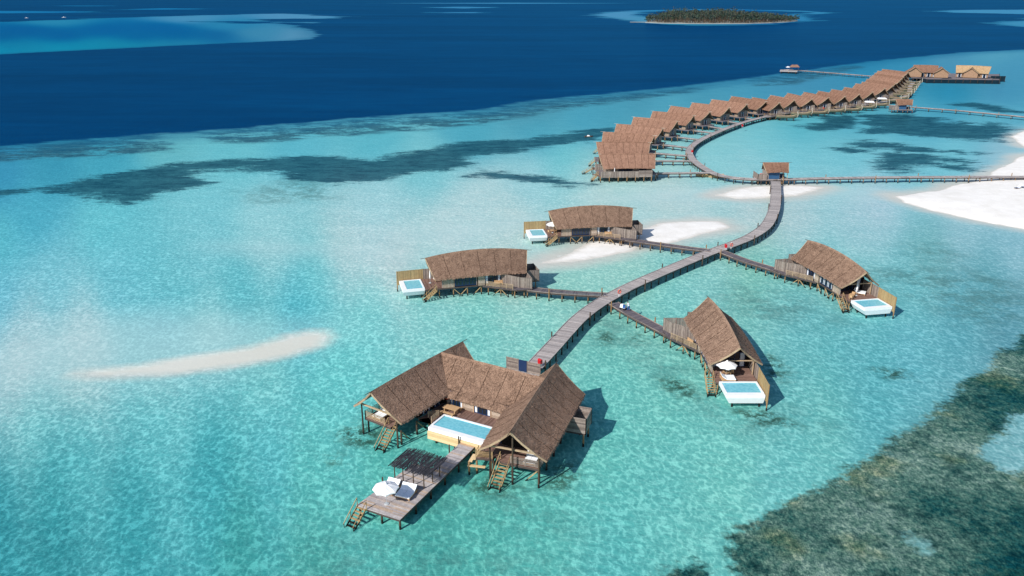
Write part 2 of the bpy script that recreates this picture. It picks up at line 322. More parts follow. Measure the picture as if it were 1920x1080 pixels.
def build_sea():
    ys = np.concatenate([[-11.9, -11.5, -11, -9, -6, -3], np.arange(-1, 130, 1.0), np.arange(130, 300, 2.0), np.arange(300, 1140, 4.0), np.arange(1140, 1900, 40.0)])
    xs = np.concatenate([np.arange(-1800, -120, 60.0), np.arange(-120, 2060, 6.0), np.arange(2060, 3800, 60.0)])
    PX, PY = np.meshgrid(xs, ys)
    u, v = PX - 960, PY - 540
    dy = F_PX * math.cos(PITCH) - v * math.sin(PITCH); dz = -F_PX * math.sin(PITCH) - v * math.cos(PITCH)
    t = -CAM_H / dz; X = u * t; Y = dy * t
    ny, nx = X.shape
    me = bpy.data.meshes.new('sea')
    co = np.stack([X, Y, np.zeros_like(X)], -1).reshape(-1, 3)
    idx = np.arange(ny * nx).reshape(ny, nx)
    quads = np.stack([idx[1:, :-1], idx[1:, 1:], idx[:-1, 1:], idx[:-1, :-1]], -1).reshape(-1, 4)
    me.vertices.add(len(co)); me.vertices.foreach_set('co', co.ravel())
    me.loops.add(quads.size); me.loops.foreach_set('vertex_index', quads.ravel())
    me.polygons.add(len(quads)); me.polygons.foreach_set('loop_start', np.arange(0, quads.size, 4)); me.polygons.foreach_set('loop_total', np.full(len(quads), 4))
    me.update(calc_edges=True)
    # smooth colour of the bottom seen through the water
    cp = np.array(LAGOON, float)
    wy = lambda y: 330 * np.log(np.maximum(y, -11) + 14)
    cx, cy = cp[:, 0], wy(cp[:, 1]); cc = np.array([lin(tuple(q)) for q in cp[:, 2:]])
    k_ = np.clip(1 - cc[:, :1] / cc[:, 1:2], 0, 1); cc = cc * (1 - k_ * np.array([0, .07, .12])) * np.array([1.02, 1, 1]) + k_ * (cc[:, 1:2] > .3) * np.array([.035, 0, 0]); cc = cc ** (1 / 2.2)
    QX, QY = PX.ravel(), wy(PY.ravel()); num = np.zeros((QX.size, 3)); den = np.zeros(QX.size)
    for i in range(len(cp)):
        wgt = 1 / ((QX - cx[i]) ** 2 + (QY - cy[i]) ** 2 + 2500) ** 2.4
        num += wgt[:, None] * cc[i]; den += wgt
    col = (num / den[:, None]) ** 2.2
    ca = me.color_attributes.new('bottom', 'FLOAT_COLOR', 'POINT')
    ca.data.foreach_set('color', np.concatenate([col, np.ones((len(col), 1))], 1).ravel())
    deep = sdf([DEEP], X, Y); reef = sdf(REEFS, X, Y, REEF_HOLES)
    for name, val in (('deep', np.minimum(deep, -reef)), ('grass', sdf(GRASS, X, Y)), ('rim', sdf(RIM, X, Y)), ('coral', sdf(CORAL, X, Y, HOLES)),
                      ('wet', sdf(WET, X, Y)), ('sandbar', sdf(SAND, X, Y)), ('algae', sdf(ALGAE, X, Y)), ('shoal', sdf(SHOAL, X, Y)), ('smudge', sdf(SMUDGE, X, Y))):
        at = me.attributes.new(name, 'FLOAT', 'POINT'); at.data.foreach_set('value', val.ravel().astype(np.float32))
    o = bpy.data.objects.new('sea', me); COL.objects.link(o); tag(o, kind='structure')

    a = NT('sea_water'); P = a.geo.outputs['Position']
    K = SEA_K
    at = lambda n: a.n('ShaderNodeAttribute', attribute_name=n).outputs['Fac']
    base = a.n('ShaderNodeAttribute', attribute_name='bottom').outputs['Color']
    nz = lambda s, d=3, r=.55, sv=None: a.noise(P if sv is None else a.scalev(P, sv), s, d, r)
    n1 = nz(.02, 4); n2 = nz(.12, 4, .65, (.6, 1, 1)); n3 = nz(.6, 4, .7)
    def mask(attr, w, amps, off=0):
        x = at(attr)
        for nn, am in amps: x = a.math('ADD', x, a.math('MULTIPLY', a.math('SUBTRACT', nn, .5), 5 * am))
        return a.smooth(x, off - w, off + w)
    dist = a.n('ShaderNodeVectorMath', operation='LENGTH', i_0=P).outputs['Value']
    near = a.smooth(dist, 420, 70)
    # caustic net and glints of the moving water, painted into the sea colour
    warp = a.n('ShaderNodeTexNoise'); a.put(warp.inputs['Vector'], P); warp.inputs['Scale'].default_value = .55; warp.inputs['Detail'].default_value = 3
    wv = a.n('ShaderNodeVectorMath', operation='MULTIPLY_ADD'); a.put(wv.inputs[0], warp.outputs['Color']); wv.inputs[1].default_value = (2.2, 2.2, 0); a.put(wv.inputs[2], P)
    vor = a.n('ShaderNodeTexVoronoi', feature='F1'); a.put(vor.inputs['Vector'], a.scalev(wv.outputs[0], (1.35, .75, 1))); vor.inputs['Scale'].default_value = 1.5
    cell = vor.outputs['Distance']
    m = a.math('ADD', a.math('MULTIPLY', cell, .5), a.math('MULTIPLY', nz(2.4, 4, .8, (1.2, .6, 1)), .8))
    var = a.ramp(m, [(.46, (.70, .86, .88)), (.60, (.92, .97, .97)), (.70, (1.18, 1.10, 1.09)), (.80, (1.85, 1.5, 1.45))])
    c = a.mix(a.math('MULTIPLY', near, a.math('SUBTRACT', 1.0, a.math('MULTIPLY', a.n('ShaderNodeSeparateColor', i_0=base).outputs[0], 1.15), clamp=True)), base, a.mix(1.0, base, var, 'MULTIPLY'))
    c = a.mix(.5, c, a.mix(1.0, c, a.ramp(nz(.12, 4, .65), [(.35, (.84, .93, .94)), (.65, (1.10, 1.04, 1.03))]), 'MULTIPLY'))
    c = a.mix(a.math('MULTIPLY', mask('shoal', 11, [(n1, 5)], 1), .66), c, a.mix(.3, lin((192, 222, 226)), c))
    c = a.mix(a.math('MULTIPLY', a.math('MULTIPLY', mask('smudge', 7, [(n1, 4), (n2, 2)], 1), a.smooth(nz(.16, 7, .85), .42, .58)), .6), c, lin((80, 122, 122)))
    c = a.mix(mask('sandbar', 4, [(n2, 1.2), (n1, 2)], -4), c, lin((214, 214, 210)))
    c = a.mix(a.math('MULTIPLY', mask('wet', 2.2, [(n2, .8)], -.6), .9), c, a.mix(a.smooth(n1, .3, .7), lin((230, 224, 214)), lin((238, 234, 228))))
    for nm in ('wet', 'sandbar'):
        ed = a.math('ABSOLUTE', a.math('ADD', at(nm), a.math('MULTIPLY', a.math('SUBTRACT', n2, .5), 7)))
        c = a.mix(a.math('MULTIPLY', a.math('MULTIPLY', a.smooth(ed, .55, .1), a.smooth(n3, .45, .6)), .5), c, lin((240, 244, 244)))
    # mottled reef flat along the drop-off
    r_m = a.math('MULTIPLY', mask('rim', 5, [(n2, 4)]), a.smooth(nz(.09, 6, .85, (.5, 1, 1)), .40, .54))
    c = a.mix(a.math('MULTIPLY', r_m, .9), c, a.ramp(nz(.25, 5, .85, (.5, 1, 1)), [(.38, lin((20, 66, 92))), (.62, lin((66, 112, 128)))]))
    g_m = mask('grass', 3.2, [(nz(.07, 7, .85, (.45, 1, 1)), 9)], -1.0)
    c = a.mix(a.math('MULTIPLY', g_m, .92), c, a.ramp(nz(.22, 6, .85, (.5, 1, 1)), [(.38, lin((6, 54, 78))), (.62, lin((48, 106, 122)))]))
    # near reef: dark weed, olive rubble, grey sand
    cn = a.math('ADD', a.math('MULTIPLY', nz(.055, 5, .6, (.8, 1, 1)), .75), a.math('MULTIPLY', nz(.9, 4, .8), .45))
    cc = a.ramp(cn, [(.46, lin((12, 66, 74))), (.54, lin((40, 88, 86))), (.63, lin((84, 122, 114))), (.73, lin((132, 164, 156)))])
    olive = a.mix(a.math('MULTIPLY', a.smooth(nz(.09, 3), .52, .66), .7), cc, a.mix(1.0, cc, (1.45, 1.02, .72), 'MULTIPLY'))
    spk = a.mix(1.0, olive, a.ramp(nz(2.0, 5, .9, (1.2, .65, 1)), [(.42, (.42, .52, .56)), (.5, (1.0, 1.0, 1.0)), (.58, (2.0, 1.65, 1.55))]), 'MULTIPLY')
    v2 = a.n('ShaderNodeTexVoronoi', feature='F1'); a.put(v2.inputs['Vector'], a.scalev(wv.outputs[0], (1, .8, 1))); v2.inputs['Scale'].default_value = .42
    spk = a.mix(1.0, spk, a.ramp(v2.outputs['Distance'], [(.12, (.45, .55, .58)), (.5, (1.05, 1.02, 1.0))]), 'MULTIPLY')
    c = a.mix(mask('coral', .9, [(n2, 1.2), (n3, .8), (nz(1.6, 3), .5)]), c, spk)
    al = a.math('MULTIPLY', mask('algae', 1.8, [(n2, .8), (n3, .8)]), a.smooth(nz(.6, 5, .85), .42, .54))
    c = a.mix(a.math('MULTIPLY', al, .9), c, lin((48, 80, 66)))
    c = a.mix(a.math('MULTIPLY', a.smooth(a.math('ADD', at('deep'), a.math('MULTIPLY', a.math('SUBTRACT', n2, .5), 30)), -38, 4), .62), c, lin((20, 104, 146)))
    dn = nz(.004, 5, .7, (.35, 1, 1))
    dc = a.ramp(dn, [(.3, lin((0, 52, 100))), (.7, lin((0, 68, 122)))])
    dc = a.mix(1.0, dc, a.ramp(nz(.016, 5, .7, (.25, 1, 1)), [(.35, (.86, .90, .93)), (.62, (1.0, 1.0, 1.0)), (.72, (1.5, 1.18, 1.12))]), 'MULTIPLY')
    dc = a.mix(1.0, dc, a.ramp(nz(.06, 5, .75, (.4, 1, 1)), [(.3, (.78, .84, .88)), (.7, (1.25, 1.14, 1.1))]), 'MULTIPLY')
    c = a.mix(a.smooth(a.math('ADD', a.math('ADD', at('deep'), a.math('MULTIPLY', a.math('SUBTRACT', n2, .5), 14)), a.math('MULTIPLY', a.math('MULTIPLY', a.math('SUBTRACT', nz(.012, 6, .75, (.35, 1, 1)), .5), 330), a.smooth(dist, 600, 2600))), -4, 4), c, dc)
    c = a.mix(1.0, c, (K, K * 1.01, K * .965), 'MULTIPLY')
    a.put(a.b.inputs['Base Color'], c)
    a.b.inputs['Roughness'].default_value = .6; a.b.inputs['Specular IOR Level'].default_value = 0
    h = a.math('ADD', a.math('MULTIPLY', nz(.95, 4, .6, (.75, 1, 1)), 1.0), a.math('MULTIPLY', nz(.18, 3, .6, (.5, 1, 1)), 1.6))
    calm = a.math('MAXIMUM', a.math('MULTIPLY', mask('shoal', 11, [(n1, 5)], 1), .6), mask('wet', 2.2, [(n2, .8)], -.6))
    h = a.math('MULTIPLY', h, a.math('SUBTRACT', 1.0, a.math('MULTIPLY', calm, .88)))
    b = a.bump(h, .6, .35)
    gl = a.n('ShaderNodeBsdfGlossy'); gl.inputs['Roughness'].default_value = .16; a.put(gl.inputs['Normal'], b.outputs[0])
    fr = a.n('ShaderNodeFresnel'); fr.inputs['IOR'].default_value = 1.33; a.put(fr.inputs['Normal'], b.outputs[0])
    ms = a.n('ShaderNodeMixShader'); a.put(ms.inputs[0], a.math('MULTIPLY', fr.outputs[0], .13)); gl.inputs['Color'].default_value = (.12, .6, 1, 1)
    a.t.links.new(a.b.outputs[0], ms.inputs[1]); a.t.links.new(gl.outputs[0], ms.inputs[2])
    a.t.links.new(ms.outputs[0], a.t.nodes['Material Output'].inputs['Surface'])
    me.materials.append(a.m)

    # dry sand banks rising out of the water
    s = NT('dry_sand'); P = s.geo.outputs['Position']
    nn = s.noise(P, .25, 5, .6)
    sx = s.n('ShaderNodeSeparateXYZ', i_0=P)
    dry = s.smooth(s.math('ADD', sx.outputs[2], s.math('MULTIPLY', s.math('SUBTRACT', s.noise(P, .5, 4), .5), .12)), .0, .13)
    s.put(s.b.inputs['Base Color'], s.mix(dry, lin((202, 198, 190)), s.ramp(nn, [(.3, lin((224, 220, 214))), (.7, lin((238, 235, 231)))])))
    s.b.inputs['Roughness'].default_value = .95; s.b.inputs['Specular IOR Level'].default_value = .05
    s.bump(s.noise(P, .8, 5, .7), .35, .3)
    for pl, hmax in zip(SAND, (.4, .3, .9, .6)):
        pts = [G(*q) for q in pl]; x0, x1 = min(p[0] for p in pts) - 3, max(p[0] for p in pts) + 3; y0, y1 = min(p[1] for p in pts) - 3, max(p[1] for p in pts) + 3
        x1 = min(x1, x0 + 420)
        nx, ny = min(260, int((x1 - x0) / .7)), min(260, int((y1 - y0) / .7))
        gx, gy = np.meshgrid(np.linspace(x0, x1, nx), np.linspace(y0, y1, ny))
        d = sdf([pl], gx, gy)
        zz = np.zeros_like(gx)
        for j in range(ny):
            for i in range(nx):
                q = Vector((gx[j, i] * .08, gy[j, i] * .08, 3)); zz[j, i] = mnoise.noise(q) * 1.3 + mnoise.noise(q * 4) * .5 + .6
        d = d + zz
        z = np.where(d > 0, hmax * (1 - np.exp(-d * .18)) + .004, np.maximum(d * .1, -.4))
        me = bpy.data.meshes.new('sand'); idx = np.arange(nx * ny).reshape(ny, nx)
        q = np.stack([idx[:-1, :-1], idx[:-1, 1:], idx[1:, 1:], idx[1:, :-1]], -1).reshape(-1, 4)
        keep = (z.ravel()[q] > -.25).any(1); q = q[keep]
        me.from_pydata(np.stack([gx, gy, z], -1).reshape(-1, 3).tolist(), [], q.tolist()); me.materials.append(s.m)
        me.polygons.foreach_set('use_smooth', [True] * len(me.polygons))
        o = bpy.data.objects.new('sandbank', me); COL.objects.link(o); tag(o, kind='structure')
SEA_K = 0.76
build_sea()

# ------------------------------------------------------------------ thatched roofs
def roof_point(A, B, hw, ze, zr, setb, seg):
    (ax, ay), (bx, by) = A, B; L = math.hypot(bx - ax, by - ay); dx, dy = (bx - ax) / L, (by - ay) / L
    def f(s, t, side):   # s 0..1 along, t 0 ridge 1 eave
        x = setb * t + (L - 2 * setb * t) * s
        arch = 4 * s * (1 - s)
        zz = (zr[0] + (zr[1] - zr[0]) * arch) * (1 - t) + (ze + .25 * arch) * t - .25 * math.sin(math.pi * t)
        h = hw[0] + (hw[1] - hw[0]) * s + .15 * arch
        y = h * t * side
        return Vector((ax + dx * x - dy * y, ay + dy * x + dx * y, zz))
    return f, L

def roof(parent, mats, A, B, hw=(4.0, 4.0), ze=4.1, zr=(7.2, 8.0), setb=1.1, mirror=1, seam=2.3, tufts=22, poles=True, pmat=None, caps=True, name='roof'):
    rnd = random.Random(int(abs(A[0] * 7 + B[1] * 3)) + 5)
    f, L = roof_point(A, B, hw, ze, zr, setb, 0)
    mb = MB(mirror); T = .22
    ss = [0.0]
    nse = max(2, round(L / seam))
    for i in range(nse):
        a0 = i / nse; b0 = (i + 1) / nse
        ss += [a0 + (b0 - a0) * k / 4 for k in (1, 2, 3)]
        if i < nse - 1: e = .04 / L; ss += [b0 - e * 2, b0, b0 + e * 2]
    ss.append(1.0); ts = [0, .12, .25, .4, .55, .7, .85, 1]
    seams = {round((i + 1) / nse, 6) for i in range(nse - 1)}
    for side in (-1, 1):
        up = Vector((0, 0, 1)); grid = []
        for s_ in ss:
            row = []
            for t in ts:
                p = f(s_, t, side); j = mnoise.noise(p * 1.3) * .05
                if round(s_, 6) in seams: j -= .05
                row.append(p + up * j)
            grid.append(row)
        n, m = len(ss), len(ts); vs = [p for r in grid for p in r] + [p - up * T for r in grid for p in r]
        o = n * m; fs = []
        for i in range(n - 1):
            for j in range(m - 1):
                q = (i * m + j, (i + 1) * m + j, (i + 1) * m + j + 1, i * m + j + 1)
                if side > 0: q = q[::-1]
                # keep the outside facing up
                fs.append(q[::-1] if side < 0 else q[::-1]); fs.append(tuple(k + o for k in q))
        def edge(idx):
            for p, q in zip(idx[:-1], idx[1:]): fs.append((p, q, q + o, p + o))
        edge([i * m + m - 1 for i in range(n)]); edge([j for j in range(m)]); edge([(n - 1) * m + j for j in range(m)]); edge([i * m for i in range(n)])
        mb.add(vs, fs)
        if tufts:
            nt_ = int(L * 5 * tufts)
            for _ in range(nt_):
                s_, t = rnd.random(), rnd.random() * .97
                if abs(s_ * nse - round(s_ * nse)) * L / nse < .05: continue
                p = f(s_, t, side); p2 = f(s_, min(1.03, t + .09), side); d = (p2 - p); 
                if d.length < 1e-4: continue
                d.normalize(); ax_ = (f(min(1, s_ + .01), t, side) - f(max(0, s_ - .01), t, side)).normalized()
                nrm = ax_.cross(d); nrm = nrm if nrm.z > 0 else -nrm
                ln_ = rnd.uniform(.14, .32); wd = rnd.uniform(.025, .06); d2 = (d + ax_ * rnd.uniform(-.3, .3)).normalized()
                a0 = p + nrm * .01; b0 = p + d2 * ln_ + nrm * rnd.uniform(.03, .09)
                mb.add([a0 - ax_ * wd, a0 + ax_ * wd, b0 + ax_ * wd * .6, b0 - ax_ * wd * .6], [(0, 1, 2, 3)])
        # shaggy fringe along eave
        nf = int(L * (9 if tufts else 3))
        for _ in range(nf):
            s_ = rnd.random(); p = f(s_, 1, side); q = f(s_, .93, side); d = (p - q).normalized()
            ax_ = (f(min(1, s_ + .01), 1, side) - f(max(0, s_ - .01), 1, side)).normalized()
            ln_ = rnd.uniform(.08, .28); wd = rnd.uniform(.05, .12)
            a0 = q + Vector((0, 0, .06)); b0 = p + d * ln_ * .7 + Vector((0, 0, -ln_ * .6))
            mb.add([a0 - ax_ * wd, a0 + ax_ * wd, b0 + ax_ * wd * .5, b0 - ax_ * wd * .5], [(0, 1, 2, 3)])
    for i in range(1, nse):
        for side in (-1, 1):
            pts = [f(i / nse + rnd.uniform(-.003, .003), t, side) + Vector((0, 0, .03)) for t in (.04, .3, .55, .8, 1)]
            for p, q in zip(pts[:-1], pts[1:]): mb.bar(p, q, .035, .04, 1)
    o = mb.build(name, [mats, M['joint']], parent)
    # ridge cap
    cap = MB(mirror); N = 26
    for i in range(N):
        a0, b0 = f(i / N, 0, 1), f((i + 1) / N, 0, 1); s1, s2 = f(i / N, .06, 1), f((i + 1) / N, .06, 1); r1, r2 = f(i / N, .06, -1), f((i + 1) / N, .06, -1)
        h = Vector((0, 0, .1))
        cap.add([s1 + h * .4, s2 + h * .4, b0 + h, a0 + h, r2 + h * .4, r1 + h * .4], [(0, 1, 2, 3), (3, 2, 4, 5)])
    cap.build('ridge_cap', mats, o)
    # bargeboards
    if caps:
        for s_ in (0, 1):
            bb = MB(mirror)
            for side in (-1, 1):
                pts = [f(s_, t, side) - Vector((0, 0, .12)) for t in (0, .33, .66, 1)]
                for p, q in zip(pts[:-1], pts[1:]): bb.bar(p, q, .1, .24)
            bb.build('bargeboard', M['rail'], o)
    if poles:
        for s_, sg in ((0, -1), (1, 1)):
            pp = MB(mirror)
            p = f(s_, 0, 1); q = f(s_ - sg * .05, 0, 1); d = (p - q).normalized()
            pp.tube(p - d * .8 + Vector((0, 0, .02)), p + d * 1.0 + Vector((0, 0, .1)), .06, .04, 6)
            pp.build('ridge_pole', pmat or M['pole'], o)
    return o

# ------------------------------------------------------------------ timber bits
def plank_poly(mb, poly, z, dirv, pw=.16, th=.05, gap=.012, rnd=random):
    """boards of width pw running along dirv, clipped to a convex or simple polygon"""
    dx, dy = dirv; L = math.hypot(dx, dy); dx /= L; dy /= L
    pr = [(x * -dy + y * dx, x * dx + y * dy) for x, y in poly]   # (across, along)
    lo, hi = min(p[0] for p in pr), max(p[0] for p in pr); k = lo
    while k < hi - .02:
        def span(c):
            xs = []
            for i in range(len(pr)):
                (a0, b0), (a1, b1) = pr[i], pr[(i + 1) % len(pr)]
                if (a0 > c) != (a1 > c): xs.append(b0 + (b1 - b0) * (c - a0) / (a1 - a0))
            return sorted(xs)
        c0 = k + gap; c1 = min(k + pw - gap, hi - .004); s0, s1 = span(c0 + .002), span(c1 - .002)
        if len(s0) >= 2 and len(s0) == len(s1):
            for j in range(0, len(s0) - 1, 2):
                a0, a1, b0, b1 = s0[j], s0[j + 1], s1[j], s1[j + 1]
                zz = z + rnd.uniform(-.006, .006)
                cuts = [0, 1]
                if a1 - a0 > 5: cuts = [0, rnd.uniform(.25, .75), 1]
                for q0, q1 in zip(cuts[:-1], cuts[1:]):
                    P = [(c0, a0 + (a1 - a0) * q0), (c0, a0 + (a1 - a0) * q1 - .01), (c1, b0 + (b1 - b0) * q1 - .01), (c1, b0 + (b1 - b0) * q0)]
                    W = [(-dy * c + dx * al, dx * c + dy * al) for c, al in P][::-1]
                    mb.add([(x, y, zz - th) for x, y in W] + [(x, y, zz) for x, y in W],
                           [(3, 2, 1, 0), (4, 5, 6, 7), (0, 1, 5, 4), (1, 2, 6, 5), (2, 3, 7, 6), (3, 0, 4, 7)])
        k += pw

POSTS = {}
def post(parent, x, y, top, r=.11, mat='pile', mirror=1, bottom=-.6, lean=0):
    key = (round(top - bottom, 2), r, mat)
    if key not in POSTS:
        mb = MB(); mb.tube((0, 0, 0), (0, 0, top - bottom), r * 1.05, r * .92, 8)
        o = mb.build('post', M[mat], parent); POSTS[key] = o.data
    else:
        o = bpy.data.objects.new('post', POSTS[key]); COL.objects.link(o); o.parent = parent
    o.location = (x, y * mirror, bottom); o.rotation_euler = (0, 0, random.random() * 6)
    return o

def railing(parent, pts, z, h=.95, rails=4, mirror=1, mat='rail', name='railing', post_w=.09):
    mb = MB(mirror)
    for (a0, b0) in zip(pts[:-1], pts[1:]):
        d = math.dist(a0, b0); n = max(1, round(d / 1.5))
        for i in range(n + 1):
            x = a0[0] + (b0[0] - a0[0]) * i / n; y = a0[1] + (b0[1] - a0[1]) * i / n; mb.box(x - post_w / 2, x + post_w / 2, y - post_w / 2, y + post_w / 2, z - .1, z + h)
        for r in range(rails):
            zz = z + h * (r + .9) / (rails + .2)
            mb.bar((*a0, zz), (*b0, zz), .04, .075)
    return mb.build(name, M[mat], parent)

def slat_fence(parent, pts, z0, z1, mat='fence', mirror=1, name='fence', pw=.13, jitter=.03, horiz=False, gap=.02):
    mb = MB(mirror)
    for (a0, b0) in zip(pts[:-1], pts[1:]):
        d = math.dist(a0, b0); ux, uy = (b0[0] - a0[0]) / d, (b0[1] - a0[1]) / d
        if horiz:
            n = int((z1 - z0) / pw)
            for i in range(n):
                zz = z0 + (i + .5) * (z1 - z0) / n; j = random.uniform(-.02, .02)
                mb.bar((a0[0], a0[1], zz), (b0[0], b0[1], zz), .04 + abs(j), pw - gap)
        else:
            n = int(d / pw)
            for i in range(n):
                s = (i + .5) * d / n; x, y = a0[0] + ux * s, a0[1] + uy * s; top = z1 + random.uniform(-jitter, jitter)
                o = random.uniform(-.012, .012)
                h = (pw - gap) / 2
                mb.hexa([(x - ux * h - uy * .015 - uy * o, y - uy * h + ux * .015 + ux * o, z0), (x - ux * h + uy * .015 - uy * o, y - uy * h - ux * .015 + ux * o, z0), (x + ux * h + uy * .015 - uy * o, y + uy * h - ux * .015 + ux * o, z0), (x + ux * h - uy * .015 - uy * o, y + uy * h + ux * .015 + ux * o, z0)] +
                        [(x - ux * h - uy * .015 - uy * o, y - uy * h + ux * .015 + ux * o, top), (x - ux * h + uy * .015 - uy * o, y - uy * h - ux * .015 + ux * o, top), (x + ux * h + uy * .015 - uy * o, y + uy * h - ux * .015 + ux * o, top), (x + ux * h - uy * .015 - uy * o, y + uy * h + ux * .015 + ux * o, top)])
        k = max(1, round(d / 2.4))
        for i in range(k + 1):
            x = a0[0] + (b0[0] - a0[0]) * i / k; y = a0[1] + (b0[1] - a0[1]) * i / k
            mb.box(x - .06, x + .06, y - .06, y + .06, z0 - .15, z1 + .05)
        mb.bar((*a0, z1 - .03), (*b0, z1 - .03), .09, .06)
    return mb.build(name, M[mat], parent)

def stairs(parent, top, bot, width, n=8, mirror=1, mat='stair', rail=True):
    mb = MB(mirror); t = Vector(top); b = Vector(bot); d = b - t; h = Vector((d.x, d.y, 0)).normalized(); s = Vector((-h.y, h.x, 0))
    for sg in (-1, 1):
        o = s * sg * width / 2; mb.bar(t + o, b + o, .07, .22)
        if rail:
            up = Vector((0, 0, .95)); mb.bar(t + o * 1.1 + up, b + o * 1.1 + up * .8, .06, .08)
            for k in (0, .5, .95):
                q = t + d * k + o * 1.1; mb.bar(q - Vector((0, 0, .2)), q + up * (1 - .2 * k), .07, .07)
    for i in range(n):
        c = t + d * (i + .5) / n + Vector((0, 0, .06)); mb.hexa([c - s * width / 2 - h * .13 - Vector((0, 0, .04)), c - s * width / 2 + h * .13 - Vector((0, 0, .04)), c + s * width / 2 + h * .13 - Vector((0, 0, .04)), c + s * width / 2 - h * .13 - Vector((0, 0, .04)),
               c - s * width / 2 - h * .13, c - s * width / 2 + h * .13, c + s * width / 2 + h * .13, c + s * width / 2 - h * .13])
    return mb.build('stairs', M[mat], parent)

def window(parent, a0, b0, z0, z1, mirror=1, leaves=2, curtain=False, name='window', out=.06):
    """framed opening on the line a0-b0; the frame stands proud of the wall"""
    d = math.dist(a0, b0); ux, uy = (b0[0] - a0[0]) / d, (b0[1] - a0[1]) / d; fr = MB(mirror)
    P = lambda s, z, o=0: (a0[0] + ux * s + uy * o, a0[1] + uy * s - ux * o, z)
    for i in range(leaves + 1):
        s = d * i / leaves; fr.bar(P(s, z0, out), P(s, z1, out), .1, .1)
    for z in (z0, z1, z0 + (z1 - z0) * .5): fr.bar(P(0, z, out), P(d, z, out), .1 if z != z0 else .12, .09 if z in (z0, z1) else .05)
    w_ = fr.build(name, M['navy'], parent)
    g = MB(mirror); th = .02
    def panel(s0, s1, za, zb, o): 
        A_, B_, C_, D_ = P(s0, za, o), P(s1, za, o), P(s1, zb, o), P(s0, zb, o); A2, B2, C2, D2 = P(s0, za, o - th), P(s1, za, o - th), P(s1, zb, o - th), P(s0, zb, o - th)
        return [A_, B_, B2, A2, D_, C_, C2, D2]
    g.hexa(panel(.02, d - .02, z0 + .02, z1 - .02, out - .01)); g.build('pane', M['glass'], w_)
    if curtain:
        for s0, s1 in ((.08, d * .17), (d * .83, d - .08)):
            c = MB(mirror); c.hexa(panel(s0, s1, z0 + .05, z1 - .08, out + .025)); c.build('curtain', M['curtain'], w_)
    return w_

# ------------------------------------------------------------------ things on the decks
def umbrella(loc, label, open_=True, r=1.5, h=2.5, group='white parasols'):
    t = empty('parasol', loc, random.random(), label=label, cat='parasol', group=group)
    m = MB(); m.tube((0, 0, 0), (0, 0, h + .12), .03, .025, 8); m.build('pole', M['metal'], t)
    m = MB(); m.tube((0, 0, 0), (0, 0, .09), .28, .24, 14); m.build('base', M['metal'], t)
    c = MB()
    if open_:
        n = 8; top = Vector((0, 0, h + .05)); ring = [Vector((math.cos(2 * math.pi * i / n) * r, math.sin(2 * math.pi * i / n) * r, h - .55)) for i in range(n)]
        for i in range(n):
            a0, b0 = ring[i], ring[(i + 1) % n]; mid = (a0 + b0) / 2; mid = Vector((mid.x * .97, mid.y * .97, mid.z + .06))
            ma = (top + a0) / 2 + Vector((0, 0, .07)); mb_ = (top + b0) / 2 + Vector((0, 0, .07)); mm = (ma + mb_) / 2 - Vector((0, 0, .04))
            c.add([top, ma, mm, mb_, a0, mid, b0], [(0, 1, 2), (0, 2, 3), (1, 4, 5, 2), (2, 5, 6, 3)])
            c.add([a0, mid, b0, a0 - Vector((0, 0, .12)), mid - Vector((0, 0, .12)), b0 - Vector((0, 0, .12))], [(0, 3, 4, 1), (1, 4, 5, 2)])
        c.build('canopy', M['canvas'], t)
        rb = MB()
        for p in ring: rb.bar(Vector((0, 0, h)), p + Vector((0, 0, .0)), .03, .03)
        rb.build('rib', M['rail'], t)
        v = MB(); v.tube((0, 0, h + .04), (0, 0, h + .2), .2, .05, 8); v.build('vent', M['canvas'], t)
    else:
        prof = [(h - 1.6, .12), (h - 1.2, .17), (h - .7, .12), (h - .3, .09), (h + .05, .04)]
        for (z0, r0), (z1, r1) in zip(prof[:-1], prof[1:]): c.tube((0, 0, z0), (0, 0, z1), r0, r1, 10)
        c.build('canopy', M['canvas'], t)
    return t

def daybed(loc, rz, label, towel=False, w_=1.5, group='double sun loungers'):
    t = empty('sun_lounger', loc, rz, label=label, cat='sun lounger', group=group)
    f = MB(); f.box(-1.0, 1.0, -w_ / 2, w_ / 2, .24, .32)
    f.build('frame', M['bench'], t)
    for sx in (-.9, .9):
        for sy in (-1, 1):
            m = MB(); m.box(sx - .04, sx + .04, sy * (w_ / 2 - .08) - .04, sy * (w_ / 2 - .08) + .04, 0, .24); m.build('leg', M['bench'], t)
    for sy in (-1, 1):
        m = MB(); y0, y1 = (sy * .01, sy * w_ / 2 - sy * .02) if sy > 0 else (sy * w_ / 2 + .02, -.01)
        prof = [(-1.0, .33), (-.2, .33), (.25, .36), (.6, .56), (.98, .86)]
        for (x0, z0), (x1, z1) in zip(prof[:-1], prof[1:]): m.hexa([(x0, y0, z0), (x1, y0, z1), (x1, y1, z1), (x0, y1, z0), (x0, y0, z0 + .12), (x1, y0, z1 + .12), (x1, y1, z1 + .12), (x0, y1, z0 + .12)])
        cu = m.build('cushion', M['cushion'], t)
        if towel:
            k = MB(); prof = [(-.95, .455), (-.2, .455), (.25, .485), (.5, .62)]
            yy0, yy1 = y0 + .06, y1 - .06
            for (x0, z0), (x1, z1) in zip(prof[:-1], prof[1:]): k.hexa([(x0, yy0, z0), (x1, yy0, z1), (x1, yy1, z1), (x0, yy1, z0), (x0, yy0, z0 + .02), (x1, yy0, z1 + .02), (x1, yy1, z1 + .02), (x0, yy1, z0 + .02)])
            k.build('towel', M['towel'], cu)
    return t

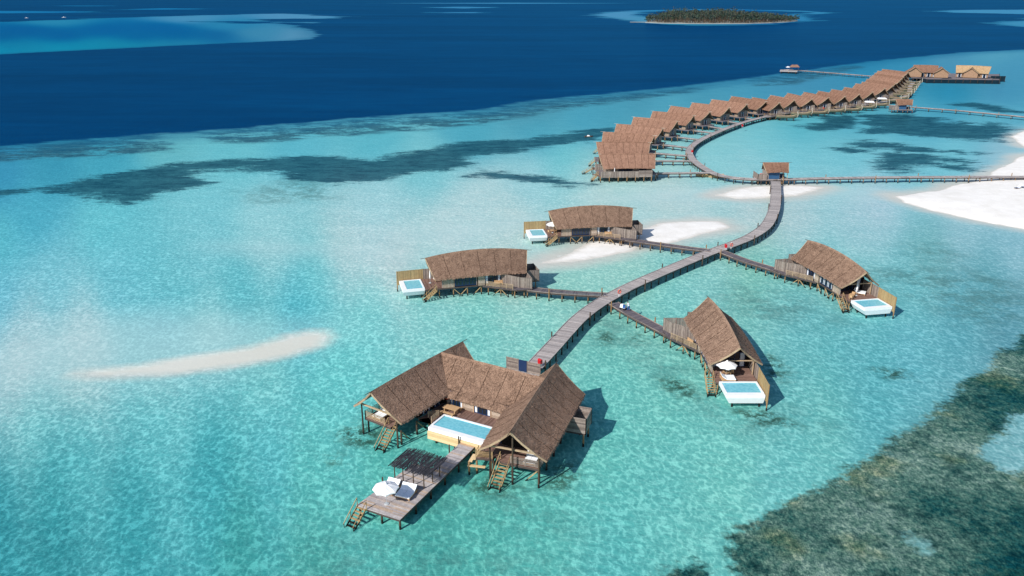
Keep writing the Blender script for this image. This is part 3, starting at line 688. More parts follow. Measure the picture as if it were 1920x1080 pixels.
def table_set(loc, rz, label_t, label_c, chairs=2):
    t = empty('table', loc, rz, label=label_t, cat='table')
    m = MB(); m.box(-.45, .45, -.45, .45, .70, .74); m.build('tabletop', M['bench'], t)
    for sx in (-.38, .38):
        for sy in (-.38, .38):
            m = MB(); m.box(sx - .03, sx + .03, sy - .03, sy + .03, 0, .70); m.build('leg', M['bench'], t)
    for k in range(chairs):
        a0 = rz + k * math.pi + .2; cx, cy = loc[0] + math.cos(a0) * .85, loc[1] + math.sin(a0) * .85
        c = empty('chair', (cx, cy, loc[2]), a0 + math.pi, label=label_c[k], cat='chair', group='deck chairs by the tables')
        m = MB(); m.box(-.24, .24, -.24, .24, .42, .46); m.build('seat', M['bench'], c)
        m = MB(); m.box(-.26, -.22, -.24, .24, .46, .9); m.build('backrest', M['bench'], c)
        for sx in (-.21, .21):
            for sy in (-.21, .21):
                m = MB(); m.box(sx - .02, sx + .02, sy - .02, sy + .02, 0, .42); m.build('leg', M['bench'], c)
    return t

def lifebuoy(loc, rz, label, standing=True, r=.34):
    t = empty('lifebuoy', loc, rz, label=label, cat='lifebuoy', group='lifebuoys on the boardwalks')
    z = 1.0 if standing else 0
    m = MB(); n = 16; k = 6
    vs = []; 
    for i in range(n):
        A_ = 2 * math.pi * i / n
        for j in range(k):
            B_ = 2 * math.pi * j / k; rr = r + .085 * math.cos(B_); vs.append((.1 + .085 * math.sin(B_), rr * math.cos(A_), z + rr * math.sin(A_)))
    m.add(vs, [(i * k + j, ((i + 1) % n) * k + j, ((i + 1) % n) * k + (j + 1) % k, i * k + (j + 1) % k) for i in range(n) for j in range(k)])
    m.build('ring', M['orange'], t, smooth=True)
    if standing:
        m = MB(); m.tube((0, 0, 0), (0, 0, 1.5), .05, .05, 8); m.build('stand', M['white'], t)
        m = MB(); m.box(-.03, .0, -.2, .2, .9, 1.3); m.build('board', M['white'], t)
    else:
        m = MB(); m.box(-.02, .02, -.12, .12, -.12, .12); m.build('bracket', M['white'], t)
    return t

def hosebox(loc, rz, label):
    t = empty('hose_box', loc, rz, label=label, cat='hose box', group='red hose boxes on the boardwalks')
    m = MB(); m.box(-.22, .22, -.3, .3, .45, 1.05); m.build('box', M['red'], t)
    m = MB(); m.hexa([(-.26, -.34, 1.052), (.26, -.34, 1.052), (.26, .34, 1.052), (-.26, .34, 1.052), (-.1, -.32, 1.2), (.1, -.32, 1.2), (.1, .32, 1.2), (-.1, .32, 1.2)]); m.build('lid', M['red'], t)
    for s in (-1, 1):
        m = MB(); m.box(-.2, .2, s * .28 - .03, s * .28 + .03, 0, .45); m.build('leg', M['metal'], t)
    return t

# ------------------------------------------------------------------ boardwalks
def resample(pts, step):
    pts = [Vector(p) for p in pts]
    # Catmull-Rom through the points, then even steps
    dense = []
    for i in range(len(pts) - 1):
        p0 = pts[max(i - 1, 0)]; p1 = pts[i]; p2 = pts[i + 1]; p3 = pts[min(i + 2, len(pts) - 1)]
        for k in range(12):
            t = k / 12
            dense.append(.5 * ((2 * p1) + (-p0 + p2) * t + (2 * p0 - 5 * p1 + 4 * p2 - p3) * t * t + (-p0 + 3 * p1 - 3 * p2 + p3) * t ** 3))
    dense.append(pts[-1]); out = [dense[0]]; acc = 0
    for a0, b0 in zip(dense[:-1], dense[1:]):
        d = (b0 - a0).length
        while acc + d >= step:
            t = (step - acc) / d; a0 = a0 + (b0 - a0) * t; d = (b0 - a0).length; acc = 0; out.append(a0.copy())
        acc += d
    if (out[-1] - dense[-1]).length > step * .3: out.append(dense[-1])
    return out

ALLWALKS = []
def boardwalk(name, pts, width, label, group=None, mat='walk', pitch=.3, spacing=3.4, pmat='darkpile', bollard=4, both=True, kerb=True, z=1.6, skip0=0, rail_label=None, stub=.9):
    P = resample([(p[0], p[1], p[2] if len(p) > 2 else z) for p in pts], pitch)
    root = empty(name, (P[0].x, P[0].y, 0), label=label, cat='boardwalk', group=group)
    O = Vector((P[0].x, P[0].y, 0)); ALLWALKS.append(P)
    def side(i):
        d = P[min(i + 1, len(P) - 1)] - P[max(i - 1, 0)]; d.z = 0; d.normalize(); return Vector((-d.y, d.x, 0)), d
    mb = MB()
    for i in range(len(P) - 1):
        s0, _ = side(i); s1, _ = side(i + 1); a0, b0 = P[i] - O, P[i + 1] - O
        e = min(.02 / pitch * 1.0, .12); a1 = a0.lerp(b0, e); b1 = a0.lerp(b0, 1 - e)
        w0 = width / 2 + random.uniform(-.03, .03); dz = Vector((0, 0, random.uniform(-.008, .008)))
        top = [a1 - s0 * w0, b1 - s1 * w0, b1 + s1 * w0, a1 + s0 * w0]; top = [p + dz for p in top]
        mb.hexa([p - Vector((0, 0, .06)) for p in top] + top)
    mb.build('deck', M[mat], root)
    st = max(1, round(2.4 / pitch)); kb = MB()
    ids = list(range(0, len(P), st)); ids = ids if ids[-1] == len(P) - 1 else ids + [len(P) - 1]
    for sg in (-1, 1):
        for i, j in zip(ids[:-1], ids[1:]):
            s0, _ = side(i); s1, _ = side(j)
            kb.bar(P[i] - O + s0 * sg * (width / 2 - .1) - Vector((0, 0, .2)), P[j] - O + s1 * sg * (width / 2 - .1) - Vector((0, 0, .2)), .1, .26)
    kj = kb
    if kerb:
        kb = MB()
        for sg in (-1, 1):
            for i, j in zip(ids[:-1], ids[1:]):
                s0, _ = side(i); s1, _ = side(j)
                kb.bar(P[i] - O + s0 * sg * (width / 2 + .0) + Vector((0, 0, .045)), P[j] - O + s1 * sg * (width / 2 + .0) + Vector((0, 0, .045)), .12, .08)
        kb.build('kerb', M['walk'] if mat != 'walk_dark' else M['fence'], root)
    stp = max(1, round(spacing / pitch)); where = []
    cb = MB(); k = 0
    for i in range(stp // 2 + skip0, len(P), stp):
        s, d = side(i)
        for sg in (-1, 1):
            up = stub if (bollard and k % bollard == 0 and sg == (1 if (k // bollard) % 2 else -1)) else 0
            q = P[i] - O + s * sg * (width / 2 - (.12 if not up else -.14))
            where.append((q.x, q.y, P[i].z - .25 if not up else P[i].z + up))
        cb.bar(P[i] - O + s * (width / 2 - .0) - Vector((0, 0, .42)), P[i] - O - s * (width / 2 - .0) - Vector((0, 0, .42)), .14, .18)
        k += 1
    kj.add(cb.v, cb.f); kj.build('joist', M['beam'], root)
    where.sort(key=lambda q: math.hypot(q[0] + O.x, q[1] + O.y))
    for q in where[:95]: post(root, q[0], q[1], q[2], .12, pmat)
    if len(where) > 95:
        mb = MB()
        for q in where[95:]: mb.tube((q[0], q[1], -.6), (q[0], q[1], q[2]), .13, .12, 6)
        mb.build('post', M[pmat], root, kind='stuff')
    return root

def offs(edge, wd, z=1.6):
    """centre line of a walk from its left edge in the chart"""
    pts = [G(x, y, z) for x, y in edge]; out = []
    for i, p in enumerate(pts):
        a0 = pts[max(i - 1, 0)]; b0 = pts[min(i + 1, len(pts) - 1)]; d = math.dist(a0, b0); dx, dy = (b0[0] - a0[0]) / d, (b0[1] - a0[1]) / d
        out.append((p[0] + dy * wd / 2, p[1] - dx * wd / 2))
    return out

MAINW = 2.7
main_pts = offs([(984, 686), (1030, 638), (1066, 600), (1100, 573), (1137, 551), (1180, 529.5), (1240, 503.6), (1290, 483), (1331, 467), (1370, 453), (1400, 440), (1426, 421), (1440.5, 394), (1445, 367), (1445.5, 339)], MAINW)
boardwalk('boardwalk', main_pts, MAINW, 'broad weathered boardwalk curving from the largest villa up to the thatched hut on the junction', pitch=.24, spacing=2.7)
arc = [(1448, 336.3), (1403.8, 335.5), (1366.6, 332), (1338, 324.6), (1318.5, 314), (1301, 301), (1293, 290), (1291.8, 283.4), (1298.8, 272.5), (1316.3, 261), (1338, 250.6), (1364.4, 239.7), (1390.6, 230.5), (1417, 223), (1465, 211.6), (1508, 207), (1541, 204), (1573, 200.8), (1606, 198), (1630, 195.3), (1657, 190.7), (1681.7, 185.3), (1698, 180.4), (1704.7, 174.5), (1706, 165), (1708.8, 158.2), (1716, 153.2)]
arc_w = [G(x, y, 1.6) for x, y in arc]
boardwalk('boardwalk', arc_w, 2.4, 'long curving boardwalk that serves the row of thatched bungalows, rounding the pale lagoon', pitch=.5, spacing=2.6, bollard=6)
boardwalk('boardwalk', [G(*q, 1.6) for q in [(1456, 336.3), (1562, 334), (1698, 332.2), (1855, 331.5), (1925, 331.5), (2050, 331)]], 2.2, 'straight boardwalk from the junction hut across shallow water onto the white beach', pitch=.4, spacing=3.6, pmat='pile')
boardwalk('boardwalk', [G(*q, 1.6) for q in [(1632, 195.5), (1670, 197.5), (1713.6, 201), (1800, 207.5), (1920, 219), (2010, 228)]], 2.0, 'thin pale boardwalk running right from the second blue walled hut behind the weed beds', pitch=.6, spacing=6, pmat='pile', bollard=3)
boardwalk('boardwalk', [G(*q, 1.6) for q in [(1472, 130.2), (1494.8, 131.8), (1560, 136.8), (1631.6, 142.5), (1650, 144.5)]], 3.0, 'distant narrow jetty leading out to the deep blue drop-off behind the bungalows', pitch=.8, spacing=5, bollard=3)

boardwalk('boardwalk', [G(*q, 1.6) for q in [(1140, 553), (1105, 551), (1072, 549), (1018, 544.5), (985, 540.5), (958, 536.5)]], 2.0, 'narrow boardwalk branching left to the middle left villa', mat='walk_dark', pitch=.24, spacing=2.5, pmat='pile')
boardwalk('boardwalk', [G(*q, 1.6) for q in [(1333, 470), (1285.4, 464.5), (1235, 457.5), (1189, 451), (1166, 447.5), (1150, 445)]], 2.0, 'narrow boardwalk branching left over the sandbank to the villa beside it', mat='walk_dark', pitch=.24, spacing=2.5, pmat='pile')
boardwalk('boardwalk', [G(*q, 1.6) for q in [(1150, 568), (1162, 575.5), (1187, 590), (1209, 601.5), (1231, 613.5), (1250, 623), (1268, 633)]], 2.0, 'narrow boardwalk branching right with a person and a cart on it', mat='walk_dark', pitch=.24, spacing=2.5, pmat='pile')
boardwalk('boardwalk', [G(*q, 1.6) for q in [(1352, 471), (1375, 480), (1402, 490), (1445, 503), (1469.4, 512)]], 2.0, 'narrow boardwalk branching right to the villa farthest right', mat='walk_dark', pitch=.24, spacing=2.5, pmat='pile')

# ------------------------------------------------------------------ the four plunge-pool villas
DZ = 2.1
def braces(parent, pairs, mirror=1):
    for a0, b0 in pairs: mb = MB(mirror); mb.bar(a0, b0, .12, .12); mb.build('brace', M['stair'], parent)

def pool_box(parent, x0, x1, y0, y1, ztop, zbot, rim=.3, front=.7, inset=.5, mirror=1, skirt=None):
    """a white basin: rim, sloping sides, floor, and its water"""
    m = MB(mirror); wz = ztop - .09
    # rim pieces (front rim is at x1)
    m.box(x0, x0 + rim, y0, y1, ztop - .5, ztop); m.box(x1 - front, x1, y0, y1, ztop - .5, ztop - .03)
    m.box(x0 + rim, x1 - front, y0, y0 + rim, ztop - .5, ztop - .002); m.box(x0 + rim, x1 - front, y1 - rim, y1, ztop - .5, ztop - .002)
    m.hexa([(x0 + .05, y0 + inset, zbot), (x1 - .25, y0 + inset, zbot), (x1 - .25, y1 - .1, zbot), (x0 + .05, y1 - .1, zbot), (x0 + .002, y0 + .002, ztop - .5), (x1 - .002, y0 + .002, ztop - .5), (x1 - .002, y1 - .002, ztop - .5), (x0 + .002, y1 - .002, ztop - .5)])
    p = m.build('pool', M['white'], parent)
    m = MB(mirror); m.box(x0 + rim, x1 - front, y0 + rim, y1 - rim, ztop - .49, wz); m.build('pool_water', M['pool'], p)
    if skirt:
        m = MB(mirror); m.box(x1 + .01, x1 + .06, y0, y1, skirt, ztop - .6); m.build('skirting', M['pale'], p)
    return p

def villa(loc, hd, s, label, group='plunge pool villas over the lagoon', red=False):
    t = empty('water_villa', (loc[0], loc[1], 0), hd, label=label, cat='villa', group=group)
    roof(t, M['thatch'], (-20.6, 0), (-.7, 0), hw=(3.9, 3.8), ze=4.05, zr=(7.2, 8.1), setb=1.2, mirror=s, seam=3.4, tufts=42)
    # walls
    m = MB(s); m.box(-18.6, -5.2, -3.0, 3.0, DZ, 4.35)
    for x in (-18.6, -5.3): m.hexa([(x, -3, 4.35), (x + .1, -3, 4.35), (x + .1, 3, 4.35), (x, 3, 4.35), (x, -.1, 7.3), (x + .1, -.1, 7.3), (x + .1, .1, 7.3), (x, .1, 7.3)])
    m.build('wall', M['dark'], t)
    for x0, x1 in ((-5.6, -3.4), (-18.5, -14.6)):
        m = MB(s)
        n = int((x1 - x0) / .16)
        for i in range(n):
            a0 = x0 + (x1 - x0) * i / n; m.box(a0 + .01, a0 + (x1 - x0) / n - .01, -3.09, -3.02, DZ - .15, 4.2)
        m.build('cladding', M['wall'], t)
    m = MB(s)
    for i in range(9):
        m.box(-11.4, -10.1, -3.3, -3.2, DZ - .15 + i * .25, DZ + .09 + i * .25)
    m.box(-11.3, -11.2, -3.2, -3.0, DZ, 4.3); m.box(-9.9, -9.8, -3.2, -3.0, DZ, 4.3)
    m.build('cladding', M['wall'], t)
    m = MB(s); m.box(-3.4, -3.2, -3.05, -2.9, DZ, 4.6); m.build('corner_post', M['fence'], t)
    for i in range(3):
        x = -9.75 + i * 1.36; window(t, (x, -3.02), (x + 1.3, -3.02), DZ + .15, DZ + 2.15, s, 2, curtain=s > 0)
    window(t, (-14.5, -3.02), (-11.5, -3.02), DZ + .05, DZ + 2.15, s, 4, True, name='door')
    window(t, (-5.17, -2.4), (-5.17, 2.2), DZ + .05, DZ + 2.3, s, 6, True, name='door')
    # floor, terrace boards
    m = MB(s); m.box(-19.5, 0, -3.1, 2.9, DZ - .32, DZ - .08); m.build('floor_frame', M['beam'], t)
    m = MB(s); plank_poly(m, [(-5.15, -3.1), (-.02, -3.1), (-.02, 2.8), (-5.15, 2.8)], DZ, (0, 1)); m.build('terrace', M['deck'], t)
    entry = [(-10.9, -3.12), (-11.8, -3.7), (-16.6, -7.05), (-19.6, -7.3), (-19.6, -3.12)]
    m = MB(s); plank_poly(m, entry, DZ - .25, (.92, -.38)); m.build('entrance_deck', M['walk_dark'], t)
    m = MB(s); m.prism(entry, DZ - .55, DZ - .32); m.build('entrance_frame', M['beam'], t)
    railing(t, [(-16.0, -6.6), (-13.9, -5.1), (-11.6, -3.5)], DZ - .25, 1.0, 5, s)
    slat_fence(t, [(-19.5, -7.2), (-17.4, -6.1)], DZ - .2, 3.95, 'fence', s, name='screen')
    slat_fence(t, [(-17.3, -6.0), (-14.7, -3.2)], DZ - .2, 3.95, 'fence', s, name='screen')
    slat_fence(t, [(-19.55, -7.2), (-19.55, -3.1)], DZ - .2, 3.95, 'fence', s, name='screen')
    # bathroom court at the rear
    slat_fence(t, [(-18.7, -2.7), (-22.3, -2.7), (-22.3, 1.3), (-18.7, 1.3)], 1.6, 3.9, 'fence', s, name='court_screen', gap=0.0)
    m = MB(s); m.box(-22.25, -18.7, -2.6, 1.25, 1.45, 1.62); m.build('court_floor', M['beam'], t)
    # privacy fence beside the pool
    slat_fence(t, [(-5.2, 2.95), (-.6, 2.95)], 1.7, 4.1, 'fence', s, name='fence', gap=0)
    slat_fence(t, [(-.5, 2.95), (4.5, 2.75)], 1.3, 4.1, 'bamboo', s, name='fence', gap=0)
    stairs(t, (-2.0, -3.75, DZ - .05), (.7, -3.75, -.2), 1.1, 9, s)
    pool_box(t, 0.02, 4.15, -2.75, 2.62, DZ + .15, .85, rim=.28, front=.8, inset=.55, mirror=s)
    # posts at the open gable
    m = MB(s); m.box(-2.6, -2.45, 2.6, 2.75, DZ, 4.6); m.bar((-2.5, -3.0, 4.3), (-2.5, 2.8, 4.3), .12, .14); m.bar((-2.5, 2.6, 4.3), (-2.0, .6, 6.3), .1, .1); m.build('gable_post', M['rail'], t)
    for x in (-21.6, -18.9, -16.2, -13.5, -10.8, -8.1, -5.4, -2.7, -.3):
        for y in (-2.8, 0, 2.6):
            if x < -19 and y > 1: continue
            post(t, x, y, DZ - .3, .11, 'pile', s)
    for x, y in ((-18.8, -6.8), (-16.4, -6.5), (-14.1, -4.9), (-12.0, -3.5)): post(t, x, y, DZ - .5, .11, 'pile', s)
    for x, y in ((.6, -1.6), (.6, 2.2), (3.3, -1.6), (3.3, 2.2)): post(t, x, y, .9, .14, 'darkpile', s)
    post(t, 4.5, 2.85, 4.0, .1, 'pile', s)
    braces(t, [((x, -2.9, DZ - .4), (x + 1.7, -2.9, .0)) for x in (-16.2, -10.8, -8.1)] + [((x, -2.9, DZ - .4), (x - 1.7, -2.9, .0)) for x in (-13.5, -5.4)] + [((-14.1, -4.9, DZ - .6), (-12.8, -4.0, 0)), ((-14.1, -4.9, DZ - .6), (-15.4, -5.8, 0))], s)
    return t

def place(v, s, x, y, z):
    """a spot given in a villa's own axes, in world metres"""
    (vx, vy), hd = v; y *= s
    return (vx + x * math.cos(hd) - y * math.sin(hd), vy + x * math.sin(hd) + y * math.cos(hd), z)

V3, V5, V2, V1 = ((32.2, 102.2), R(-90)), ((63.7, 134.8), R(-79)), ((-17.0, 143.2), R(195)), ((7.7, 178.1), R(188))
villa(V3[0], V3[1], 1, 'thatched villa with white plunge pool towards the viewer, right of the largest villa')
villa(V5[0], V5[1], 1, 'thatched villa farthest right, its white plunge pool beside a yellow slatted fence')
villa(V2[0], V2[1], -1, 'thatched villa broadside with its pool on the left, standing wholly in water')
villa(V1[0], V1[1], -1, 'thatched villa broadside standing over the dry sandbank')
umbrella(place(V3, 1, -1.6, -1.4, DZ), 'open white parasol on the terrace of the villa right of the largest one')
table_set(place(V3, 1, -1.9, -1.2, DZ), .3, 'small teak table under the parasol of the villa right of the largest one', ['teak chair by the parasol at the villa right of the largest one, farther from it', 'teak chair by the parasol at the villa right of the largest one, nearer the wall'])
daybed(place(V3, 1, -.75, -1.35, DZ)[:3], R(180), 'white double lounger between the open parasol and the pool')
umbrella(place(V5, 1, -2.4, -.2, DZ), 'furled white parasol beside the lounger on the terrace farthest right', open_=False)
daybed(place(V5, 1, -3.0, .9, DZ), R(150), 'white double lounger beside the furled parasol on the terrace farthest right')
table_set(place(V5, 1, -1.3, -1.8, DZ), .8, 'teak table by the steps of the villa farthest right', ['teak chair on the terrace farthest right, nearer the pool', 'teak chair on the terrace farthest right, nearer the door'])
umbrella(place(V2, -1, -1.5, .3, DZ), 'furled white parasol beside the pool of the villa standing wholly in water', open_=False)
daybed(place(V2, -1, -3.4, 1.2, DZ), R(20), 'white lounger under the eave of the villa standing wholly in water')
umbrella(place(V1, -1, -1.7, -.2, DZ), 'open white parasol between pool and roof of the villa over the sandbank')
table_set(place(V1, -1, -1.5, -.6, DZ), .4, 'teak table on the terrace of the villa over the sandbank', ['teak chair nearest the pool of the villa over the sandbank', 'teak chair nearest the wall of the villa over the sandbank'])
def bench(loc, rz, label):
    t = empty('bench', loc, rz, label=label, cat='bench', group='entrance benches')
    m = MB(); m.box(-.8, .8, -.25, .25, .4, .46); m.build('seat', M['bench'], t)
    m = MB(); m.box(-.8, .8, .22, .28, .46, .9); m.build('backrest', M['bench'], t)
    for sx in (-.72, .72):
        for sy in (-.2, .2): m = MB(); m.box(sx - .04, sx + .04, sy - .04, sy + .04, 0, .4); m.build('leg', M['bench'], t)
bench(place(V2, -1, -14.0, -3.6, DZ - .25), R(10), 'pale bench on the entrance deck of the villa standing wholly in water')
bench(place(V1, -1, -14.0, -3.6, DZ - .25), R(3), 'pale bench on the entrance deck of the villa over the sandbank')
bench(place(V3, 1, -13.7, -4.2, DZ - .25), R(-70), 'pale bench behind the entrance railing of the villa right of the largest one')

# ------------------------------------------------------------------ the largest villa: two wings and a hall round a pool court
BZ = 2.3
def big_villa():
    t = empty('water_villa', (-2.0, 96, 0), 0, label='largest villa, three thatched roofs round a long pool court', cat='villa')
    ox, oy = -2.0, 96.0
    L0, L1, R0, R1, m0, m1 = [(x - ox, y - oy) for x, y in ((-17.6, 88.9), (-7.0, 104.3), (-.2, 79.3), (5.95, 97.3), (-9.75, 100.3), (4.2, 92.3))]
    roof(t, M['thatch'], L0, L1, hw=(4.1, 4.3), ze=3.95, zr=(7.45, 7.62), setb=.9, seam=2.5, tufts=46)
    roof(t, M['thatch'], R0, R1, hw=(4.1, 4.3), ze=3.95, zr=(7.45, 7.62), setb=.9, seam=2.5, tufts=46)
    roof(t, M['thatch'], m0, m1, hw=(4.5, 4.5), ze=3.8, zr=(7.62, 7.66), setb=0, seam=2.6, tufts=46, poles=False, caps=False)
    def ax(A, B):
        d = math.dist(A, B); ux, uy = (B[0] - A[0]) / d, (B[1] - A[1]) / d
        return lambda x, y: (A[0] + ux * x - uy * y, A[1] + uy * x + ux * y)
    WL, WR, WM = ax(L0, L1), ax(R0, R1), ax(m0, m1)
    # walls (inner side of left wing is -y, of right wing is +y; the court side of the hall is -y)
    def wallbox(F, x0, x1, y0, y1, z0=BZ, z1=4.6, mat='wall', name='wall'):
        m = MB(); m.prism([F(x0, y0), F(x1, y0), F(x1, y1), F(x0, y1)], z0, z1); return m.build(name, M[mat], t)
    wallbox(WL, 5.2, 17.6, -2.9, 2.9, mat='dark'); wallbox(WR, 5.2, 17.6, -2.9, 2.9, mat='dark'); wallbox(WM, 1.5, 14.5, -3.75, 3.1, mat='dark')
    for F in (WL, WR):   # gable boards
        for x in (5.1, 17.6):
            p = [F(x, -3), F(x + .1, -3), F(x + .1, 3), F(x, 3)]; q = [F(x, -.1), F(x + .1, -.1), F(x + .1, .1), F(x, .1)]
            m = MB(); m.hexa([(a0, b0, 4.3) for a0, b0 in p] + [(a0, b0, 7.2) for a0, b0 in q]); m.build('gable', M['dgable'], t)
    # hall front: plank piers between navy glazed doors
    y = -3.8
    for x0, x1 in ((6.0, 7.6), (10.35, 12.0), (3.4, 3.9)):
        m = MB()
        for i in range(11):
            z = BZ + i * .2; m.prism([WM(x0, y - .05), WM(x1, y - .05), WM(x1, y), WM(x0, y)], z + .005, z + .195)
        m.build('cladding', M['wall'], t)
    for x in (5.95, 7.65, 10.3, 12.05): fr = MB(); fr.prism([WM(x - .05, y - .1), WM(x + .05, y - .1), WM(x + .05, y), WM(x - .05, y)], BZ, BZ + 2.2); fr.build('door_post', M['bench'], t)
    for x0, x1 in ((3.95, 5.9), (7.75, 10.2), (12.15, 13.9)): window(t, WM(x0, y + .06), WM(x1, y + .06), BZ + .06, BZ + 2.15, 1, 4, True, name='door')
    for x0, x1 in ((6.2, 7.6), (8.6, 9.6)): window(t, WL(x0, -2.92), WL(x1, -2.92), BZ + .1, BZ + 2.1, 1, 2, True)
    window(t, WR(6.4, 2.95)[::1], WR(5.3, 2.95), BZ + .1, BZ + 2.1, 1, 2, True)
    # decks
    def deck(poly, name, dirv, z=BZ, mat='deck'):
        m = MB(); plank_poly(m, poly, z, dirv); o = m.build(name, M[mat], t)
        m = MB(); m.prism(poly, z - .32, z - .07); m.build('floor_frame', M['beam'], o); return o
    dl = (L1[0] - L0[0], L1[1] - L0[1]); dr = (R1[0] - R0[0], R1[1] - R0[1]); dm = (m1[0] - m0[0], m1[1] - m0[1])
    deck([WL(1.5, -1.6), WL(17.7, -3.3), WL(17.7, 3.2), WL(1.5, 2.9)], 'wing_deck', (-dl[1], dl[0]))
    deck([WR(1.5, -3.0), WR(17.7, -3.2), WR(17.7, 3.3), WR(5.5, 3.9), WR(2.7, 3.0), WR(1.5, 1.6)], 'wing_deck', (-dr[1], dr[0]))
    P0 = (-8.9 - ox, 92.5 - oy); pdx, pdy = .884, -.467
    PQ = lambda x, y: (P0[0] + pdx * x + pdy * y, P0[1] + pdy * x - pdx * y)   # y towards the sea
    deck([PQ(-1.9, 1.2), PQ(-2.4, -2.6), PQ(9.4, -3.3), PQ(10.2, .0), PQ(-.02, -.02), PQ(-.02, 2.4)], 'court_deck', (-pdy, pdx))
    # pool
    A0 = math.atan2(-pdx, pdy) - 0
    e = empty('pool_origin', (0, 0, 0)); bpy.data.objects.remove(e)
    m = MB(); zt = BZ + .12; W_, Ln = 3.7, 9.4
    def pbx(x0, x1, y0, y1, z0, z1, mm): mm.prism([PQ(x0, y0), PQ(x1, y0), PQ(x1, y1), PQ(x0, y1)], z0, z1)
    pbx(0, Ln, 0, .25, 1.0, zt, m); pbx(0, .28, .25, W_ - .75, 1.0, zt - .002, m); pbx(Ln - .28, Ln, .25, W_ - .75, 1.0, zt - .002, m); pbx(-.02, Ln, W_ - .75, W_, 1.86, zt - .05, m)
    p = m.build('pool', M['white'], t)
    m = MB(); pbx(.28, Ln - .28, .25, W_ - .75, 1.1, zt - .1, m); m.build('pool_water', M['pool'], p)
    m = MB()
    for i in range(5):
        pbx(-.1, Ln - .2, W_ - .3, W_ + .12, .72 + i * .22, .93 + i * .22, m); 
    for i in range(5): pbx(-.12, .3, 1.4, W_ - .31, .72 + i * .22, .93 + i * .22, m)
    m.build('skirting', M['pale'], p)
    # railings, balconies
    railing(t, [WL(6.2, -3.9), WL(7.3, -4.9), PQ(-.3, 2.5)], BZ, .9, 5, mat='rail')
    deck([WL(5.2, -3.0), WL(6.2, -4.0), WL(7.4, -5.0), PQ(-.1, 2.4), PQ(-1.9, 1.2), WL(9, -3.2)], 'side_deck', (dl[0], dl[1]))
    railing(t, [WL(5.5, 2.9), WL(1.6, 2.9), WL(1.6, -.5)], BZ, .95, 5, mat='rail')
    railing(t, [WR(5.5, -3.05), WR(1.6, -3.05), WR(1.6, .5)], BZ, .95, 6, mat='fence')
    Wd = lambda *ps: [(x - ox, y - oy) for x, y in ps]
    deck(Wd((-4.3, 82.2), (-2.3, 81.95), (-.9, 85.0), (-3.3, 85.6)), 'side_deck', (dr[0], dr[1]))
    railing(t, Wd((-4.3, 82.25), (-2.35, 82.0)), BZ, .95, 5, mat='stair'); railing(t, Wd((-4.3, 82.3), (-4.0, 83.4)), BZ, .95, 2, mat='stair')
    # porch timber
    for F, s in ((WL, 1), (WR, 1)):
        m = MB()
        for y in (-3.1, 2.9): x, yy = F(1.1, y); m.tube((x, yy, -.6), (x, yy, 4.7), .12, .1, 8)
        x, yy = F(.8, 0); m.tube((x, yy, -.6), (x, yy, 6.9), .13, .1, 8) if F is WR else None
        m.build('porch_post', M['darkpile'], t)
        m = MB(); m.bar((*F(1.1, -3.1), 4.5), (*F(1.1, 2.9), 4.5), .16, .2); m.build('tie_beam', M['rail'], t)
    # wide steps down to the water from each porch
    A_ = WL(2.2, -1.4); B_ = WL(-1.1, -1.8); stairs(t, (*A_, BZ - .05), (*B_, -.2), 1.2, 10)
    A_ = WR(2.2, 1.3); B_ = WR(-1.4, 1.6); stairs(t, (*A_, BZ - .05), (*B_, -.2), 1.3, 10)
    # low steps joining the dock
    m = MB()
    for i, z in enumerate((1.98, 1.7)):
        k = .42 * i; m.prism(Wd((-4.35 - k, 82.35 - .1 * i), (-3.9 - k, 83.9), (-4.3 - k, 84.0), (-4.8 - k, 82.4 - .1 * i)), z - .09, z)
    m.prism(Wd((-5.3, 81.9), (-3.2, 81.5), (-3.1, 81.85), (-5.2, 82.3)), 1.25, 1.35)
    m.build('step', M['pale'], t)
    # outdoor bathroom on the far side of the right wing
    slat_fence(t, [WR(11.4, -3.3), WR(11.4, -6.1), WR(14.4, -6.1), WR(14.4, -3.3)], 2.0, 4.1, 'fence', name='court_screen', horiz=True, pw=.2)
    m = MB(); m.prism([WR(11.4, -3.2), WR(11.4, -6.0), WR(14.4, -6.0), WR(14.4, -3.2)], 1.75, 1.98); m.build('court_floor', M['beam'], t)
    # entrance screen with a navy gate
    S0, S1 = (-.8 - ox, 107.8 - oy), (4.1 - ox, 105.4 - oy); sx, sy = S1[0] - S0[0], S1[1] - S0[1]
    lerp = lambda k: (S0[0] + sx * k, S0[1] + sy * k)
    slat_fence(t, [lerp(0), lerp(.35)], 1.5, 3.5, 'fence', name='entrance_screen', horiz=True, pw=.2); slat_fence(t, [lerp(.62), lerp(1)], 1.5, 3.4, 'fence', name='entrance_screen', horiz=True, pw=.2)
    m = MB(); m.bar((*lerp(.365), 2.55), (*lerp(.605), 2.55), .07, 1.8); m.build('gate', M['navy'], t)
    deck([(x - ox, y - oy) for x, y in ((-.9, 107.7), (4.2, 105.2), (3.6, 100.6), (-2.6, 103.6))], 'entrance_deck', (-.4, .9), z=1.7, mat='walk')
    for F in (WL, WR):
        for x in (2.0, 5.0, 8.2, 11.4, 14.6, 17.4):
            for y in (-2.9, 2.8): q = F(x, y); post(t, q[0], q[1], BZ - .3, .13, 'darkpile')
    for x, y in ((.3, .4), (3.2, .4), (6.2, .4), (9, .4), (.8, 3.2), (3.6, 3.2), (6.4, 3.2), (8.8, 3.2), (-1.7, 1), (10, -1)): q = PQ(x, y); post(t, q[0], q[1], 1.0 if 0 < x < 9.3 else 2, .13, 'darkpile')
